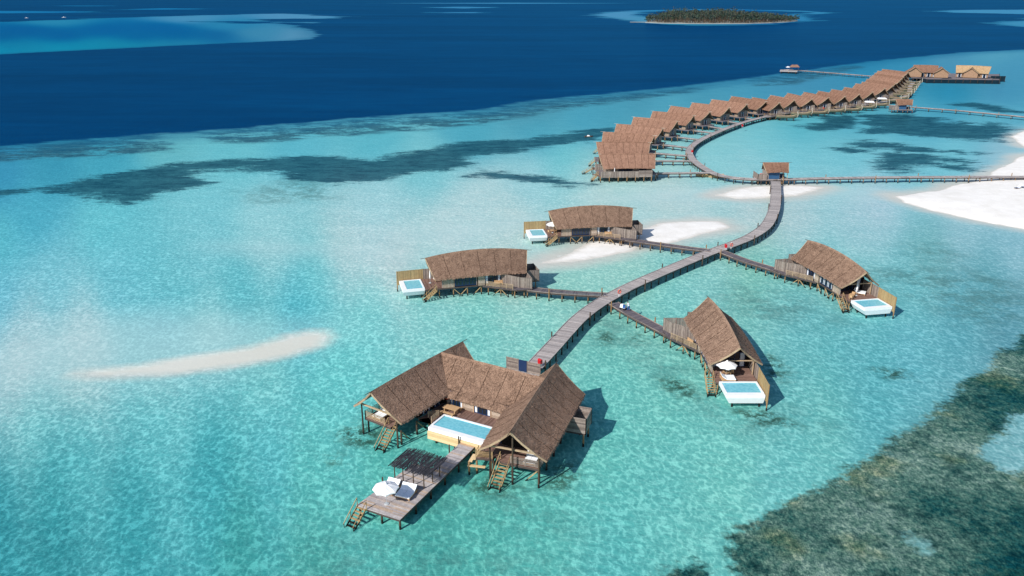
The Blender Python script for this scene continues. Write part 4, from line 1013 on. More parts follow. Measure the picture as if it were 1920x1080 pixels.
    for q in (WR(11.6, -5.8), WR(14.2, -5.8), WL(6.3, -3.9), WL(7.3, -4.8), *Wd((-4.2, 82.35), (-2.5, 82.1), (-3.3, 85.2), (-5.1, 82.1)), (0, 11.2), (3.5, 9.6), (5.6, 9)): post(t, q[0], q[1], 1.75, .13, 'pile')
    braces(t, [((*WL(2, -2.9), 1.9), (*WL(3.6, -2.9), 0)), ((*WR(2, -2.9), 1.9), (*WR(2, -1.2), .0)), ((*WR(5, 2.9), 1.9), (*WR(6.6, 2.9), 0)), ((*WL(5, -2.9), 1.9), (*WL(6.8, -2.9), 0)), ((*WR(14.2, -5.8), 1.6), (*WR(14.2, -4.6), 0))])
    # furniture of the court and porches
    q = WM(5.1, -5.4); an = math.atan2(dm[1], dm[0])
    tb = empty('picnic_table', (q[0] + ox, q[1] + oy, BZ), an, label='long teak table with benches beside the pool of the largest villa', cat='picnic table')
    m = MB(); m.box(-1.1, 1.1, -.5, .5, .70, .77)
    for i in range(1): pass
    m.build('tabletop', M['bench'], tb)
    for sx_ in (-.8, .8): m = MB(); m.box(sx_ - .06, sx_ + .06, -.4, .4, 0, .70); m.build('leg', M['bench'], tb)
    for k, yy in enumerate((-.95, .95)):
        m = MB(); m.box(-1.05, 1.05, yy - .18, yy + .18, .40, .46)
        for sx_ in (-.85, .85): m.box(sx_ - .05, sx_ + .05, yy - .15, yy + .15, 0, .40)
        m.build('bench_seat', M['bench'], tb)
    q = WM(3.6, -3.95); lifebuoy((q[0] + ox, q[1] + oy, BZ + 1.3), math.atan2(dm[1], dm[0]) - math.pi / 2, 'red lifebuoy hung on the wall behind the pool table', standing=False)
    q = WL(2.8, 1.2); daybed((q[0] + ox, q[1] + oy, BZ), math.atan2(dl[1], dl[0]) , 'white lounger on the left porch of the largest villa')
    q = WR(2.7, -1.7); daybed((q[0] + ox, q[1] + oy, BZ), math.atan2(dr[1], dr[0]), 'white lounger on the right porch of the largest villa')
    return t
big_villa()

# ------------------------------------------------------------------ the sun dock with its stick pergola
def dock():
    ox, oy = -11.9, 71.3; t = empty('sun_dock', (ox, oy, 0), 0, label='grey plank sun dock reaching into the water before the largest villa', cat='dock')
    d = Vector((.447, .894)); n = Vector((-.894, .447)); Z = 1.5
    Q = lambda x, y: (d.x * x + n.x * y, d.y * x + n.y * y)   # x away from the sea end, y to the left
    plat = [Q(0, 0), Q(9.9, 0), Q(9.9, 4.7), Q(0, 5.75)]; walk = [Q(9.92, 0), Q(16.4, 0), Q(16.4, 2.1), Q(9.92, 2.1)]
    for poly, nm in ((plat, 'deck'), (walk, 'gangway')):
        m = MB(); plank_poly(m, poly, Z, (n.x, n.y), pw=.2, th=.06); o = m.build(nm, M['dock'], t)
        m = MB(); m.prism([(x * .999, y * .999) for x, y in poly], Z - .3, Z - .08); m.build('frame', M['beam'], o)
    for x in (.3, 3.4, 6.5, 9.6):
        for y in (.25, 2.6, 5.5 - x * .1): q = Q(x, y); post(t, q[0], q[1], Z - .3, .13, 'darkpile')
    for x in (12.6, 15.6):
        for y in (.15, 1.95): q = Q(x, y); post(t, q[0], q[1], Z - .3, .12, 'darkpile')
    for x, y in ((11.2, 2.25), (14.0, 2.25), (4.6, 5.45), (16.2, 2.2)): q = Q(x, y); post(t, q[0], q[1], Z + .95, .09, 'darkpile')
    a0 = Q(.05, 5.0); b0 = Q(-2.3, 5.2); stairs(t, (*a0, Z - .02), (*b0, -.3), 1.2, 7)
    # pergola
    p = empty('pergola', (ox, oy, Z), 0, label='pergola of dark sticks on the sun dock', cat='pergola')
    for x, y in ((6.0, 4.75), (6.0, 3.6), (6.0, 2.2), (6.0, .8), (7.5, .6), (8.9, .5), (8.9, 4.4), (8.9, 2.4)):
        q = Q(x, y); m = MB(); m.tube((q[0], q[1], 0), (q[0], q[1], 2.2), .07, .06, 8); m.build('post', M['darkpile'], p)
    m = MB()
    for x in (6.0, 7.5, 8.9): a1, b1 = Q(x, .0), Q(x, 4.85); m.tube((*a1, 2.25), (*b1, 2.25), .06, .06, 6)
    m.build('crossbeam', M['stickroof'], p)
    m = MB(); rr = random.Random(3); k = 0
    while k < 5.25:
        y = -.35 + k; x0 = 5.2 + rr.uniform(-.22, .2); x1 = 9.5 + rr.uniform(-.25, .2); j = rr.uniform(-.06, .06)
        cut = rr.uniform(.35, .65); xm = x0 + (x1 - x0) * cut
        for u0, u1 in ((x0, xm + .2), (xm - .2, x1)):
            a1, b1 = Q(u0, y + j), Q(u1, y - j + rr.uniform(-.04, .04)); m.tube((*a1, 2.34 + rr.uniform(0, .05)), (*b1, 2.34 + rr.uniform(0, .06)), .042, .032, 5)
        k += .082
    m.build('stick_roof', M['stickroof'], p)
    W = lambda x, y: (ox + Q(x, y)[0], oy + Q(x, y)[1], Z)
    umbrella(W(1.7, 2.9), 'open white parasol in the middle of the sun dock', r=1.45, h=2.6, group=None)
    daybed(W(4.05, 1.9), math.atan2(d.y, d.x) + R(6), 'lounger with pale blue towels on the sun dock', towel=True, w_=1.8)
    daybed(W(4.05, 4.0), math.atan2(d.y, d.x) + R(4), 'lounger half hidden by the parasol on the sun dock', towel=False, w_=1.6)
dock()

# ------------------------------------------------------------------ the row of bungalows
BR = [(1123, 290, 1229, 289), (1118, 267, 1219, 268), (1131, 248, 1227, 255), (1156, 233, 1243, 241), (1188, 220, 1270, 228), (1224, 209, 1301, 217), (1258, 199, 1331, 210), (1298, 193, 1367, 202), (1335, 187, 1400, 196), (1372, 181, 1436, 191),
      (1411, 183, 1461, 193), (1445, 179, 1489, 188), (1477, 175, 1522, 186), (1508, 173, 1553, 183), (1535, 171, 1584, 181), (1560, 168, 1611, 177), (1584, 164, 1636, 173), (1605, 157, 1659, 166), (1617, 154, 1673, 162),
      (1626, 148.5, 1680, 156.5), (1632, 145, 1686, 153), (1636.5, 141.3, 1690, 148.8), (1641, 137.3, 1694, 144.8), (1646, 133.3, 1698, 140.3), (1655, 130.2, 1703, 136)]
BL = 18.5
def bungalow(kind):
    t = empty('water_bungalow', (0, 0, 0))
    roof(t, M['thatch_red'], (-BL / 2, 0), (BL / 2, 0), hw=(4.3, 4.3), ze=4.0, zr=(7.6, 7.75), setb=.9, seam=2.4, tufts=5, poles=True, pmat=M['lightpole'])
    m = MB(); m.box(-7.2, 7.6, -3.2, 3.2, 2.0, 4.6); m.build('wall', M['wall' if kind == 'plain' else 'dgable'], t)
    for x in (-7.3, 7.5):
        m = MB(); m.hexa([(x, -3.3, 4.6), (x + .1, -3.3, 4.6), (x + .1, 3.3, 4.6), (x, 3.3, 4.6), (x, -.2, 7.1), (x + .1, -.2, 7.1), (x + .1, .2, 7.1), (x, .2, 7.1)]); m.build('gable', M['dgable'], t)
    m = MB()
    for i in range(16):
        y = -3.1 + i * .39; m.box(7.66, 7.72, y, y + .37, 2.0, 4.5)
    m.build('cladding', M['fence'], t)
    window(t, (7.72, -1.0), (7.72, .6), 2.05, 4.1, 1, 2, True, name='door')
    window(t, (-3.2, -3.24), (1.2, -3.24), 2.6, 4.0, 1, 4, False); 
    window(t, (3.4, -3.24), (6.0, -3.24), 2.6, 4.0, 1, 3, False)
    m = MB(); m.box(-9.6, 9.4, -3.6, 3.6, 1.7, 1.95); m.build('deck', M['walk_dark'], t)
    for x in (-9.2, -6.1, -3, .1, 3.2, 6.2, 9.0):
        for y in (-3.3, 3.3): post(t, x, y, 1.72, .15, 'pile')
    stairs(t, (-9.6, -2.4, 1.9), (-11.8, -2.4, -.2), 1.1, 6)
    if kind == 'boat':
        railing(t, [(9.3, 3.5), (9.3, -3.5), (7.8, -3.5)], 1.95, .9, 3)
    return t
def hull():
    """an old wooden boat fixed before the door as a terrace"""
    t = empty('moored_boat', (0, 0, 0))
    m = MB(); N = 14; rows = []
    for i in range(N + 1):
        s = i / N; x = -4.6 + 9.2 * s; wd = 1.75 * (1 - max(0, (s - .55) / .45) ** 2.2) * (.72 + .28 * min(1, s / .25)); wd = max(wd, .06)
        zt = 2.15 + .9 * max(0, (s - .6) / .4) ** 2 + .25 * max(0, (.2 - s) / .2); zb = .9 + .6 * max(0, (s - .75) / .25) ** 2
        rows.append([(x, -wd, zt), (x, -wd * .8, (zt + zb) / 2), (x, 0, zb), (x, wd * .8, (zt + zb) / 2), (x, wd, zt)])
    vs = [p for r in rows for p in r]; fs = []
    for i in range(N):
        for j in range(4): fs.append((i * 5 + j, (i + 1) * 5 + j, (i + 1) * 5 + j + 1, i * 5 + j + 1))
    fs.append((0, 1, 2, 3, 4)); m.add(vs, fs); m.build('hull', M['hull'], t, smooth=False)
    m = MB()
    for i in range(N - 1): 
        a0, b0 = rows[i], rows[i + 1]; m.hexa([(a0[0][0] + .01, a0[0][1] * .92, 2.0), (b0[0][0], b0[0][1] * .92, 2.0), (b0[4][0], b0[4][1] * .92, 2.0), (a0[0][0] + .01, a0[4][1] * .92, 2.0)] + [(a0[0][0] + .01, a0[0][1] * .92, 2.06), (b0[0][0], b0[0][1] * .92, 2.06), (b0[4][0], b0[4][1] * .92, 2.06), (a0[0][0] + .01, a0[4][1] * .92, 2.06)])
    m.build('deck', M['rail'], t)
    m = MB(); pr = [(4.5, 1.6), (4.75, 2.5), (4.7, 3.1), (4.5, 3.7), (4.45, 4.1), (4.7, 4.5)]
    for (x0, z0), (x1, z1) in zip(pr[:-1], pr[1:]): m.bar((x0, 0, z0), (x1, 0, z1), .1, .22)
    m.build('prow', M['lightpole'], t)
    for x in (-3, 0, 3): 
        for y in (-.9, .9): post(t, x, y, 1.35, .14, 'darkpile')
    return t
protoA, protoB, protoH = bungalow('plain'), bungalow('boat'), hull()
firstA = firstB = firstH = True
SPUR = []
desc = {0: 'nearest bungalow of the row, with a slatted fence along its front', 24: 'farthest bungalow of the row, beside the jetty buildings'}
ordw = ['', 'second', 'third', 'fourth', 'fifth', 'sixth', 'seventh', 'eighth', 'ninth', 'tenth', 'eleventh', 'twelfth', 'thirteenth', 'fourteenth', 'fifteenth', 'sixteenth', 'seventeenth', 'eighteenth', 'nineteenth', 'twentieth', 'twenty-first', 'twenty-second', 'twenty-third', 'twenty-fourth']
for i, (x0, y0, x1, y1) in enumerate(BR):
    a0, b0 = G(x0, y0, 7.5), G(x1, y1, 7.5); L = math.dist(a0, b0); an = math.atan2(b0[1] - a0[1], b0[0] - a0[0])
    cx, cy = (a0[0] + b0[0]) / 2, (a0[1] + b0[1]) / 2; boat = i >= 10
    if boat: t = protoB if firstB else copy_tree(protoB); firstB = False
    else: t = protoA if firstA else copy_tree(protoA); firstA = False
    t.location = (cx, cy, 0); t.rotation_euler = (0, 0, an); t.scale = (L / BL, 1, 1)
    lab = desc.get(i) or '%s bungalow along the row from its near left end%s' % (ordw[i], ', boat-shaped terrace in front' if boat else ', gable facing the curved boardwalk')
    tag(t, lab, 'bungalow', 'thatched bungalows in a long row')
    if boat:
        h = protoH if firstH else copy_tree(protoH); firstH = False
        ux, uy = math.cos(an), math.sin(an); ha = R(-8) if i < 18 else R(-14)
        h.location = (b0[0] + ux * 3.2 + 2.2, b0[1] + uy * 3.2, 0); h.rotation_euler = (0, 0, ha)
        tag(h, 'wooden boat with upswept pale prow, terrace of the %s bungalow of the row' % (ordw[i] if i < 24 else 'farthest'), 'boat', 'boat terraces before the bungalows')
    # spur to the curved boardwalk
    e = (b0[0] + .1 * math.cos(an), b0[1] + .1 * math.sin(an)); best = None
    A_ = ALLWALKS[1]
    for q in A_:
        v = (q.x - e[0], q.y - e[1]); al = v[0] * math.cos(an) + v[1] * math.sin(an); pe = abs(-v[0] * math.sin(an) + v[1] * math.cos(an))
        if al > 1:
            sc_ = pe * 2.2 + al * .8 if not boat else math.hypot(*v)
            if best is None or sc_ < best[0]: best = (sc_, q)
    q = best[1]
    st = (b0[0] - .5 * math.cos(an), b0[1] - .5 * math.sin(an))
    boardwalk('boardwalk', [(st[0], st[1]), ((st[0] + q.x) / 2, (st[1] + q.y) / 2), (q.x, q.y)], 1.5, 'short boardwalk to the %s bungalow of the row' % (['nearest'] + ordw[1:] + ['farthest'])[i], 'short boardwalks to the bungalows', mat='walk', pitch=.5, spacing=3.6, pmat='pile', bollard=3 if not boat else 0, z=1.55)
# front platform and fence of the nearest bungalow
t = empty('sea_platform', (27.2, 241.6, 0), R(3), label='slatted fence platform along the front of the nearest bungalow', cat='platform')
m = MB(); plank_poly(m, [(-.6, -2.1), (15.4, -2.1), (15.4, 2.4), (-2.4, 2.4)], 1.75, (1, 0), pw=.3); m.build('deck', M['deck'], t)
slat_fence(t, [(-.4, -2.1), (11.2, -2.1)], 1.5, 3.4, 'fence', name='fence', pw=.2, gap=.01); slat_fence(t, [(11.3, -2.1), (15.4, -2.1), (15.4, .5)], 1.6, 3.6, 'fence', name='fence', pw=.35, horiz=True)
for x in (-.4, 2.3, 5, 7.7, 10.3, 12.9, 15.2): post(t, x, -2.1, 1.8, .14, 'pile'); post(t, x, 1.5, 1.6, .14, 'pile')
stairs(t, (-1.4, -.5, 1.7), (-3.2, -.5, -.2), 1.1, 6)
daybed((29.2, 241.0, 1.76), R(3), 'white lounger under the eave of the nearest bungalow', group=None); umbrella((31.2, 240.8, 1.76), 'furled white parasol behind the fence of the nearest bungalow', open_=False, group=None)
t = empty('side_platform', (25.6, 252.2, 0), R(0), label='small fenced platform with steps left of the second bungalow', cat='platform')
m = MB(); plank_poly(m, [(0, -2), (3, -2), (3, 2), (0, 2)], 1.75, (1, 0), pw=.3); m.build('deck', M['deck'], t)
slat_fence(t, [(0.6, -2), (3, -2)], 1.5, 3.6, 'fence', name='fence', pw=.2, gap=.01); stairs(t, (0, 0, 1.7), (-3.4, -.4, -.2), 1.1, 6)
for x, y in ((0, -2), (0, 2), (3, -2), (3, 2)): post(t, x, y, 3.6 if x == 0 and y < 0 else 1.7, .12, 'darkpile')

# ------------------------------------------------------------------ the two reception huts
def hut(loc, rz, label, lab2):
    t = empty('thatched_hut', loc, rz, label=label, cat='hut', group='thatched huts with a blue wall')
    roof(t, M['thatch_red'], (-3.9, 0), (3.9, 0), hw=(2.9, 2.9), ze=3.9, zr=(6.3, 6.3), setb=.7, seam=2.6, tufts=10)
    m = MB(); m.box(-3.1, .9, -2.0, 2.2, 1.6, 4.1); m.build('wall', M['fence'], t)
    m = MB(); m.box(-2.4, .8, -2.08, -2.01, 1.75, 3.9); m.build('blue_wall', M['hutblue'], t)
    m = MB(); m.hexa([(-3.2, -2.1, 4.1), (-3.1, -2.1, 4.1), (-3.1, 2.1, 4.1), (-3.2, 2.1, 4.1), (-3.2, -.1, 6), (-3.1, -.1, 6), (-3.1, .1, 6), (-3.2, .1, 6)]); m.build('gable', M['dgable'], t)
    for x, y in ((1.9, -2.0), (3.2, -2.0), (1.9, 2.1), (3.2, 2.1)): m = MB(); m.tube((x, y, 1.6), (x, y, 4.3), .09, .08, 7); m.build('roof_post', M['rail'], t)
    m = MB(); plank_poly(m, [(-5.8, -2.6), (3.9, -2.6), (3.9, 2.6), (-5.8, 2.6)], 1.62, (0, 1), pw=.3); f = m.build('deck', M['walk'], t)
    m = MB(); m.box(-5.8, 3.9, -2.6, 2.6, 1.3, 1.55); m.build('floor_frame', M['beam'], f)
    slat_fence(t, [(-5.7, 2.4), (-5.7, -2.5), (-3.15, -2.5)], 1.6, 3.3, 'fence', name='fence', gap=0)
    m = MB(); m.box(1.2, 3.4, 1.2, 1.7, 1.65, 2.7); m.build('counter', M['navy'], t)
    for x in (-5.5, -3, -.6, 1.6, 3.7):
        for y in (-2.4, 2.4): post(t, x, y, 1.4, .13, 'pile')
    return t
a0 = G(1432.5, 305, 6.3); b0 = G(1477.5, 304.7, 6.3)
hut(((a0[0] + b0[0]) / 2, (a0[1] + b0[1]) / 2, 0), 0, 'thatched hut with a blue wall at the head of the broad boardwalk', '')
a0 = G(1680, 185.5, 6.3); b0 = G(1712, 187, 6.3)
hut(((a0[0] + b0[0]) / 2, (a0[1] + b0[1]) / 2, 0), math.atan2(b0[1] - a0[1], b0[0] - a0[0]) * .4, 'thatched hut with a blue wall in front of the far end of the bungalow row', '')
q = G(1426, 328.5, 2.2); lifebuoy((q[0], q[1] - .3, 2.5), R(-90), 'lifebuoy on the grey fence of the hut at the head of the broad boardwalk', standing=False)
# slanting landings beside the junction hut
t = empty('landing', (*G(1440, 336, 1.6), 0), 0, label='planked landing before the hut at the head of the broad boardwalk', cat='landing')
m = MB(); plank_poly(m, [(-4.5, 0), (6.5, 0), (4.0, 6.5), (-2.0, 6.5)], 1.66, (1, .0), pw=.3); m.build('deck', M['walk'], t)
for x, y in ((-3, 1), (5, 1), (3, 5)): post(t, x, y, 1.55, .13, 'pile')

# ------------------------------------------------------------------ the jetty buildings far right
def hall(A, B, label, hip=False, mat='thatch_red', wings=(), wall='hallwall', zr=9.5, ze=5.4, hw=6.0):
    ox, oy = A; t = empty('jetty_building', (ox, oy, 0), 0, label=label, cat='building')
    L = math.dist(A, B); ux, uy = (B[0] - A[0]) / L, (B[1] - A[1]) / L; n = (uy, -ux) if uy * 0 - ux * -1 < 0 else (uy, -ux)
    if n[1] > 0: n = (-n[0], -n[1])
    roof(t, M[mat], (0, 0), (B[0] - ox, B[1] - oy), hw=(hw, hw), ze=ze, zr=(zr, zr + .2), setb=.8, seam=4, tufts=3, poles=False)
    P = lambda s, o: (ux * s + n[0] * o, uy * s + n[1] * o)
    m = MB(); m.prism([P(1, hw - 1), P(L - 1, hw - 1), P(L - 1, -hw + 1), P(1, -hw + 1)], 2.6, ze + .5); m.build('wall', M[wall], t)
    for s, ln, wd in wings:
        a1, b1 = P(s, -.1), P(s, ln)
        roof(t, M[mat], a1, b1, hw=(wd, wd), ze=ze, zr=(zr - .5, zr - .5), setb=.2, seam=4, tufts=3, poles=False, name='wing_roof')
        w0, w1, w2, w3 = P(s - wd + .9, ln - 1.0), P(s + wd - .9, ln - 1.0), P(s + wd - .9, hw - 1.2), P(s - wd + .9, hw - 1.2)
        m = MB(); m.prism([w0, w1, w2, w3], 2.6, ze + .1); m.build('wing_wall', M[wall], t)
        g0, g1 = P(s - .1, ln - 1.0), P(s + .1, ln - 1.0); gb0, gb1 = P(s - .1, ln - 1.2), P(s + .1, ln - 1.2); wb2, wb3 = P(s + wd - .9, ln - 1.2), P(s - wd + .9, ln - 1.2)
        m = MB(); m.hexa([(*w0, ze + .1), (*w1, ze + .1), (*wb2, ze + .1), (*wb3, ze + .1), (*g0, zr - 1), (*g1, zr - 1), (*gb1, zr - 1), (*gb0, zr - 1)]); m.build('gable', M[wall], t)
    for s in (2, L * .3, L * .55, L * .8):
        a1, b1 = P(s, hw - .93), P(s + 2.2, hw - .93); d = 1 if True else 0
        window(t, b1, a1, 2.7, 5.0, 1, 3, True)
        window(t, a1, b1, 2.7, 5.0, 1, 3, True)
    m = MB(); m.prism([P(-2, hw + 5), P(L + 2, hw + 5), P(L + 2, -hw - 1), P(-2, -hw - 1)], 2.0, 2.3); m.build('deck', M['walk_dark'], t)
    for i in range(8):
        q = P(L * i / 7, hw + 4.6); post(t, q[0], q[1], 2.0, .2, 'darkpile')
    return t
hall(G(1713, 122, 9.5), G(1760, 123.2, 9.5), 'reddish thatched building with two gables standing over the far jetty', wings=((0.5, 8.5, 5.2), (16.5, 8.5, 5.0)))
hall(G(1793, 122.5, 9.5), G(1859, 125, 9.5), 'straw coloured thatched building farthest right with one central gable', mat='thatch_new', wings=((9.5, 8, 5.0),))
def terrace():
    pts = [G(*q, 2.0) for q in [(1712, 143), (1738, 150), (1874, 151.5), (1874, 139), (1740, 137), (1700, 138)]]
    ox, oy = pts[0]; t = empty('jetty_terrace', (ox, oy, 0), 0, label='long terrace skirted with dark netting under the far right buildings', cat='terrace')
    poly = [(x - ox, y - oy) for x, y in pts]
    m = MB(); m.prism(poly, 1.6, 1.98); m.build('deck', M['walk_dark'], t)
    m = MB()
    for k in (0, 1, 2):
        p, q = poly[k], poly[(k + 1)]; m.bar((*p, 1.25), (*q, 1.25), .12, 2.4)
    m.build('netting', M['net'], t)
    for k in (0, 1):
        p, q = poly[k], poly[k + 1]; d = math.dist(p, q); n = int(d / 4)
        for i in range(n + 1): post(t, p[0] + (q[0] - p[0]) * i / n, p[1] + (q[1] - p[1]) * i / n - .3, 2.9, .12, 'darkpile')
    ox, oy = G(1797, 148.5, 3); 
terrace()
t = empty('sea_fence', (*G(1857, 147.5, 2), 0), 0, label='dark mesh fence at the right end of the far terrace', cat='fence')
m = MB(); m.bar((0, 0, 2.0), (9, -1, 2.0), .12, 3.4); m.build('mesh_panel', M['net'], t)
for x in (0, 3, 6, 9): post(t, x, -x / 9, 3.8, .12, 'darkpile')
# distant jetty head
q = G(1479, 132.5, 1.6); t = empty('landing_stage', (q[0], q[1], 0), R(-20), label='planked platform at the tip of the distant jetty', cat='platform')
m = MB(); m.box(-6, 6, -6, 6, 1.3, 1.7); m.build('deck', M['walk'], t)
for x in (-5, 0, 5):
    for y in (-5.6, 5.6): post(t, x, y, 1.3, .3, 'darkpile')
t = empty('thatched_shelter', (q[0] + 4.5, q[1] + 2, 1.7), 0, label='tiny thatched shelter on the tip of the distant jetty', cat='shelter')
m = MB(); m.hexa([(-3, -2.4, 2.3), (3, -2.4, 2.3), (3, 2.4, 2.3), (-3, 2.4, 2.3), (-2, -.2, 3.9), (2, -.2, 3.9), (2, .2, 3.9), (-2, .2, 3.9)]); m.build('roof', M['thatch_red'], t)
for x in (-2.4, 2.4):
    for y in (-2, 2): m = MB(); m.tube((x, y, 0), (x, y, 2.3), .1, .1, 6); m.build('post', M['pole'], t)
umbrella((q[0] - .5, q[1] + 1, 1.7), 'white parasol on the tip of the distant jetty', r=1.6, h=2.8, group=None)

# ------------------------------------------------------------------ small things on the walks and in the water
Z_ = 1.6
q = G(1160.5, 556, Z_); lifebuoy((q[0], q[1], Z_), R(-60), 'orange lifebuoy on a white stand beside the walk carrying the linen cart')
q = G(1370.5, 467, Z_); lifebuoy((q[0], q[1], Z_), R(-60), 'orange lifebuoy on a white stand at the second pair of side walks')
for (x, y), lb in {(1360.5, 468): 'red hose box where the second pair of side walks meets the broad boardwalk', (1012.5, 687): 'red hose box at the start of the broad boardwalk behind the largest villa',
             (1297.5, 288): 'red hose box on the sharpest bend of the curved boardwalk', (1392, 239): 'red hose box on the curved boardwalk level with the ninth bungalow', (1543.7, 206): 'red hose box on the curved boardwalk before the boat terraces'}.items():
    q = G(x, y, Z_); hosebox((q[0], q[1], Z_ + .02), random.random(), lb)
for (x, y), lb in {(1629, 199.5): 'white canopy where the thin pale boardwalk leaves the curved one', (1652.5, 193): 'white canopy on the curved boardwalk behind the second hut'}.items():
    q = G(x, y, Z_); t = empty('canopy', (q[0], q[1], Z_), R(-10), label=lb, cat='canopy', group='white canopies on the boardwalk')
    m = MB(); m.hexa([(-2.2, -1.5, 2.1), (2.2, -1.5, 2.1), (2.2, 1.5, 2.1), (-2.2, 1.5, 2.1), (-1.6, -.9, 2.6), (1.6, -.9, 2.6), (1.6, .9, 2.6), (-1.6, .9, 2.6)]); m.build('cover', M['canvas'], t)
    for sx in (-2, 2):
        for sy in (-1.3, 1.3): m = MB(); m.tube((sx, sy, 0), (sx, sy, 2.15), .05, .05, 6); m.build('pole', M['metal'], t)

def person(loc, rz, label, lean=.25, top='shirt', legs='trousers'):
    t = empty('person', loc, rz, label=label, cat='person')
    J = {'pelvis': (0, 0, .95), 'chest': (lean * .38, 0, 1.32), 'neck': (lean * .55, 0, 1.5), 'head': (lean * .66, 0, 1.62), 'crown': (lean * .7, 0, 1.76)}
    V_ = [J['pelvis'], J['chest'], J['neck'], J['head'], J['crown']]; E_ = [(0, 1), (1, 2), (2, 3), (3, 4)]; Rr = [.14, .165, .06, .085, .07]
    for s in (-1, 1):
        b = len(V_); V_ += [(0, .1 * s, .9), (.12 * s, .1 * s, .5), (.02 + .14 * s, .1 * s, .08), (.14 + .14 * s, .1 * s, .04)]; Rr += [.11, .065, .045, .04]; E_ += [(0, b), (b, b + 1), (b + 1, b + 2), (b + 2, b + 3)]
        b = len(V_); V_ += [(lean * .45, .19 * s, 1.42), (lean * .45 + .08, .23 * s, 1.16), (lean + .22, .2 * s, 1.08), (lean + .29, .2 * s, 1.07)]; Rr += [.06, .045, .035, .04]; E_ += [(1, b), (b, b + 1), (b + 1, b + 2), (b + 2, b + 3)]
        w_ = b + 3
        for k, (oy, l) in enumerate(((-.03, .06), (-.01, .075), (.01, .07), (.03, .055))):
            V_.append((lean + .29 + l, .2 * s + oy, 1.05)); Rr.append(.009); E_.append((w_, len(V_) - 1))
        V_.append((lean + .31, .2 * s - .05 * s, 1.03)); Rr.append(.01); E_.append((w_, len(V_) - 1))
    me = bpy.data.meshes.new('body'); me.from_pydata(V_, E_, []); o = bpy.data.objects.new('body', me); COL.objects.link(o); o.parent = t
    me.materials.append(M['skin'])
    sk = o.modifiers.new('skin', 'SKIN'); 
    for v, r_ in zip(me.skin_vertices[0].data, Rr): v.radius = (r_, r_)
    me.skin_vertices[0].data[0].use_root = True; o.modifiers.new('sub', 'SUBSURF').render_levels = 2
    c = MB(); pts = [((0, 0, .92), .17), ((lean * .2, 0, 1.12), .17), ((lean * .38, 0, 1.34), .2), ((lean * .5, 0, 1.46), .1)]
    for (p, r0), (q_, r1) in zip(pts[:-1], pts[1:]): c.tube(p, q_, r0, r1, 12)
    for s in (-1, 1): c.tube((lean * .42, .16 * s, 1.42), (lean * .45 + .06, .23 * s, 1.2), .085, .07, 8)
    c.build('shirt', M[top], t, smooth=True)
    c = MB(); c.tube((0, 0, .96), (0, 0, .84), .165, .16, 12)
    for s in (-1, 1): c.tube((0, .09 * s, .9), (.12 * s, .1 * s, .5), .115, .085, 10); c.tube((.12 * s, .1 * s, .5), (.03 + .14 * s, .1 * s, .12), .085, .07, 10)
    c.build('trousers', M[legs], t, smooth=True)
    c = MB(); c.tube((lean * .64, 0, 1.66), (lean * .7, 0, 1.78), .1, .06, 10); c.build('hair', M['hair'], t, smooth=True)
    return t
d_ = R(-42); q = G(1178.5, 583, Z_)
person((q[0], q[1], Z_ + .02), d_ + math.pi, 'person in white shirt and blue trousers pushing a cart on the side walk', lean=.4)
q = (q[0] - 1.15 * math.cos(d_), q[1] - 1.15 * math.sin(d_)); t = empty('linen_cart', (q[0], q[1], Z_ + .02), d_ + math.pi, label='cart heaped with white linen and a blue bag on the side walk', cat='cart')
m = MB(); m.box(-.55, .55, -.36, .36, .3, .38); m.build('tray', M['metal'], t)
m = MB(); m.hexa([(-.1, -.34, .38), (.5, -.34, .38), (.5, .34, .38), (-.1, .34, .38), (-.02, -.25, .95), (.44, -.28, .88), (.42, .26, .93), (-.05, .28, .98)]); m.build('linen', M['cushion'], t)
m = MB(); m.hexa([(-.52, -.3, .38), (-.12, -.3, .38), (-.12, .3, .38), (-.52, .3, .38), (-.46, -.2, .8), (-.16, -.2, .84), (-.16, .2, .82), (-.46, .2, .78)]); m.build('bag', M['trousers'], t)
m = MB(); m.bar((-.55, -.3, .38), (-.72, -.3, 1.05), .04, .04); m.bar((-.55, .3, .38), (-.72, .3, 1.05), .04, .04); m.bar((-.72, -.3, 1.05), (-.72, .3, 1.05), .04, .04); m.build('handle', M['metal'], t)
for sx in (-.4, .4):
    for sy in (-.34, .34): m = MB(); m.tube((sx, sy - .03, .15), (sx, sy + .03, .15), .15, .15, 14); m.build('wheel', M['dark'], t)

def small_boat(loc, rz, L, label, mat='bench', cover=None, wake=False):
    t = empty('boat', loc, rz, label=label, cat='boat'); m = MB(); N = 10; rows = []
    for i in range(N + 1):
        s = i / N; x = (-.5 + s) * L; wd = L * .17 * (1 - max(0, (s - .5) / .5) ** 2); wd = max(wd, .03); zt = L * .09 + L * .05 * max(0, (s - .6) / .4) ** 2
        rows.append([(x, -wd, zt), (x, -wd * .75, -.15), (x, wd * .75, -.15), (x, wd, zt)])
    vs = [p for r in rows for p in r]; fs = [(i * 4 + j, (i + 1) * 4 + j, (i + 1) * 4 + j + 1, i * 4 + j + 1) for i in range(N) for j in range(3)] + [(0, 1, 2, 3)]
    m.add(vs, fs); m.build('hull', M[mat], t)
    m = MB()
    for x in (-.25, 0, .2): m.box(x * L - .12, x * L + .12, -L * .13, L * .13, L * .06, L * .06 + .05)
    m.build('thwart', M['bench'], t)
    if cover: m = MB(); m.hexa([(-L * .2, -L * .12, L * .08), (L * .12, -L * .12, L * .08), (L * .12, L * .12, L * .08), (-L * .2, L * .12, L * .08), (-L * .16, -L * .1, L * .2), (L * .04, -L * .1, L * .2), (L * .04, L * .1, L * .2), (-L * .16, L * .1, L * .2)]); m.build('cabin', M[cover], t)
    return t
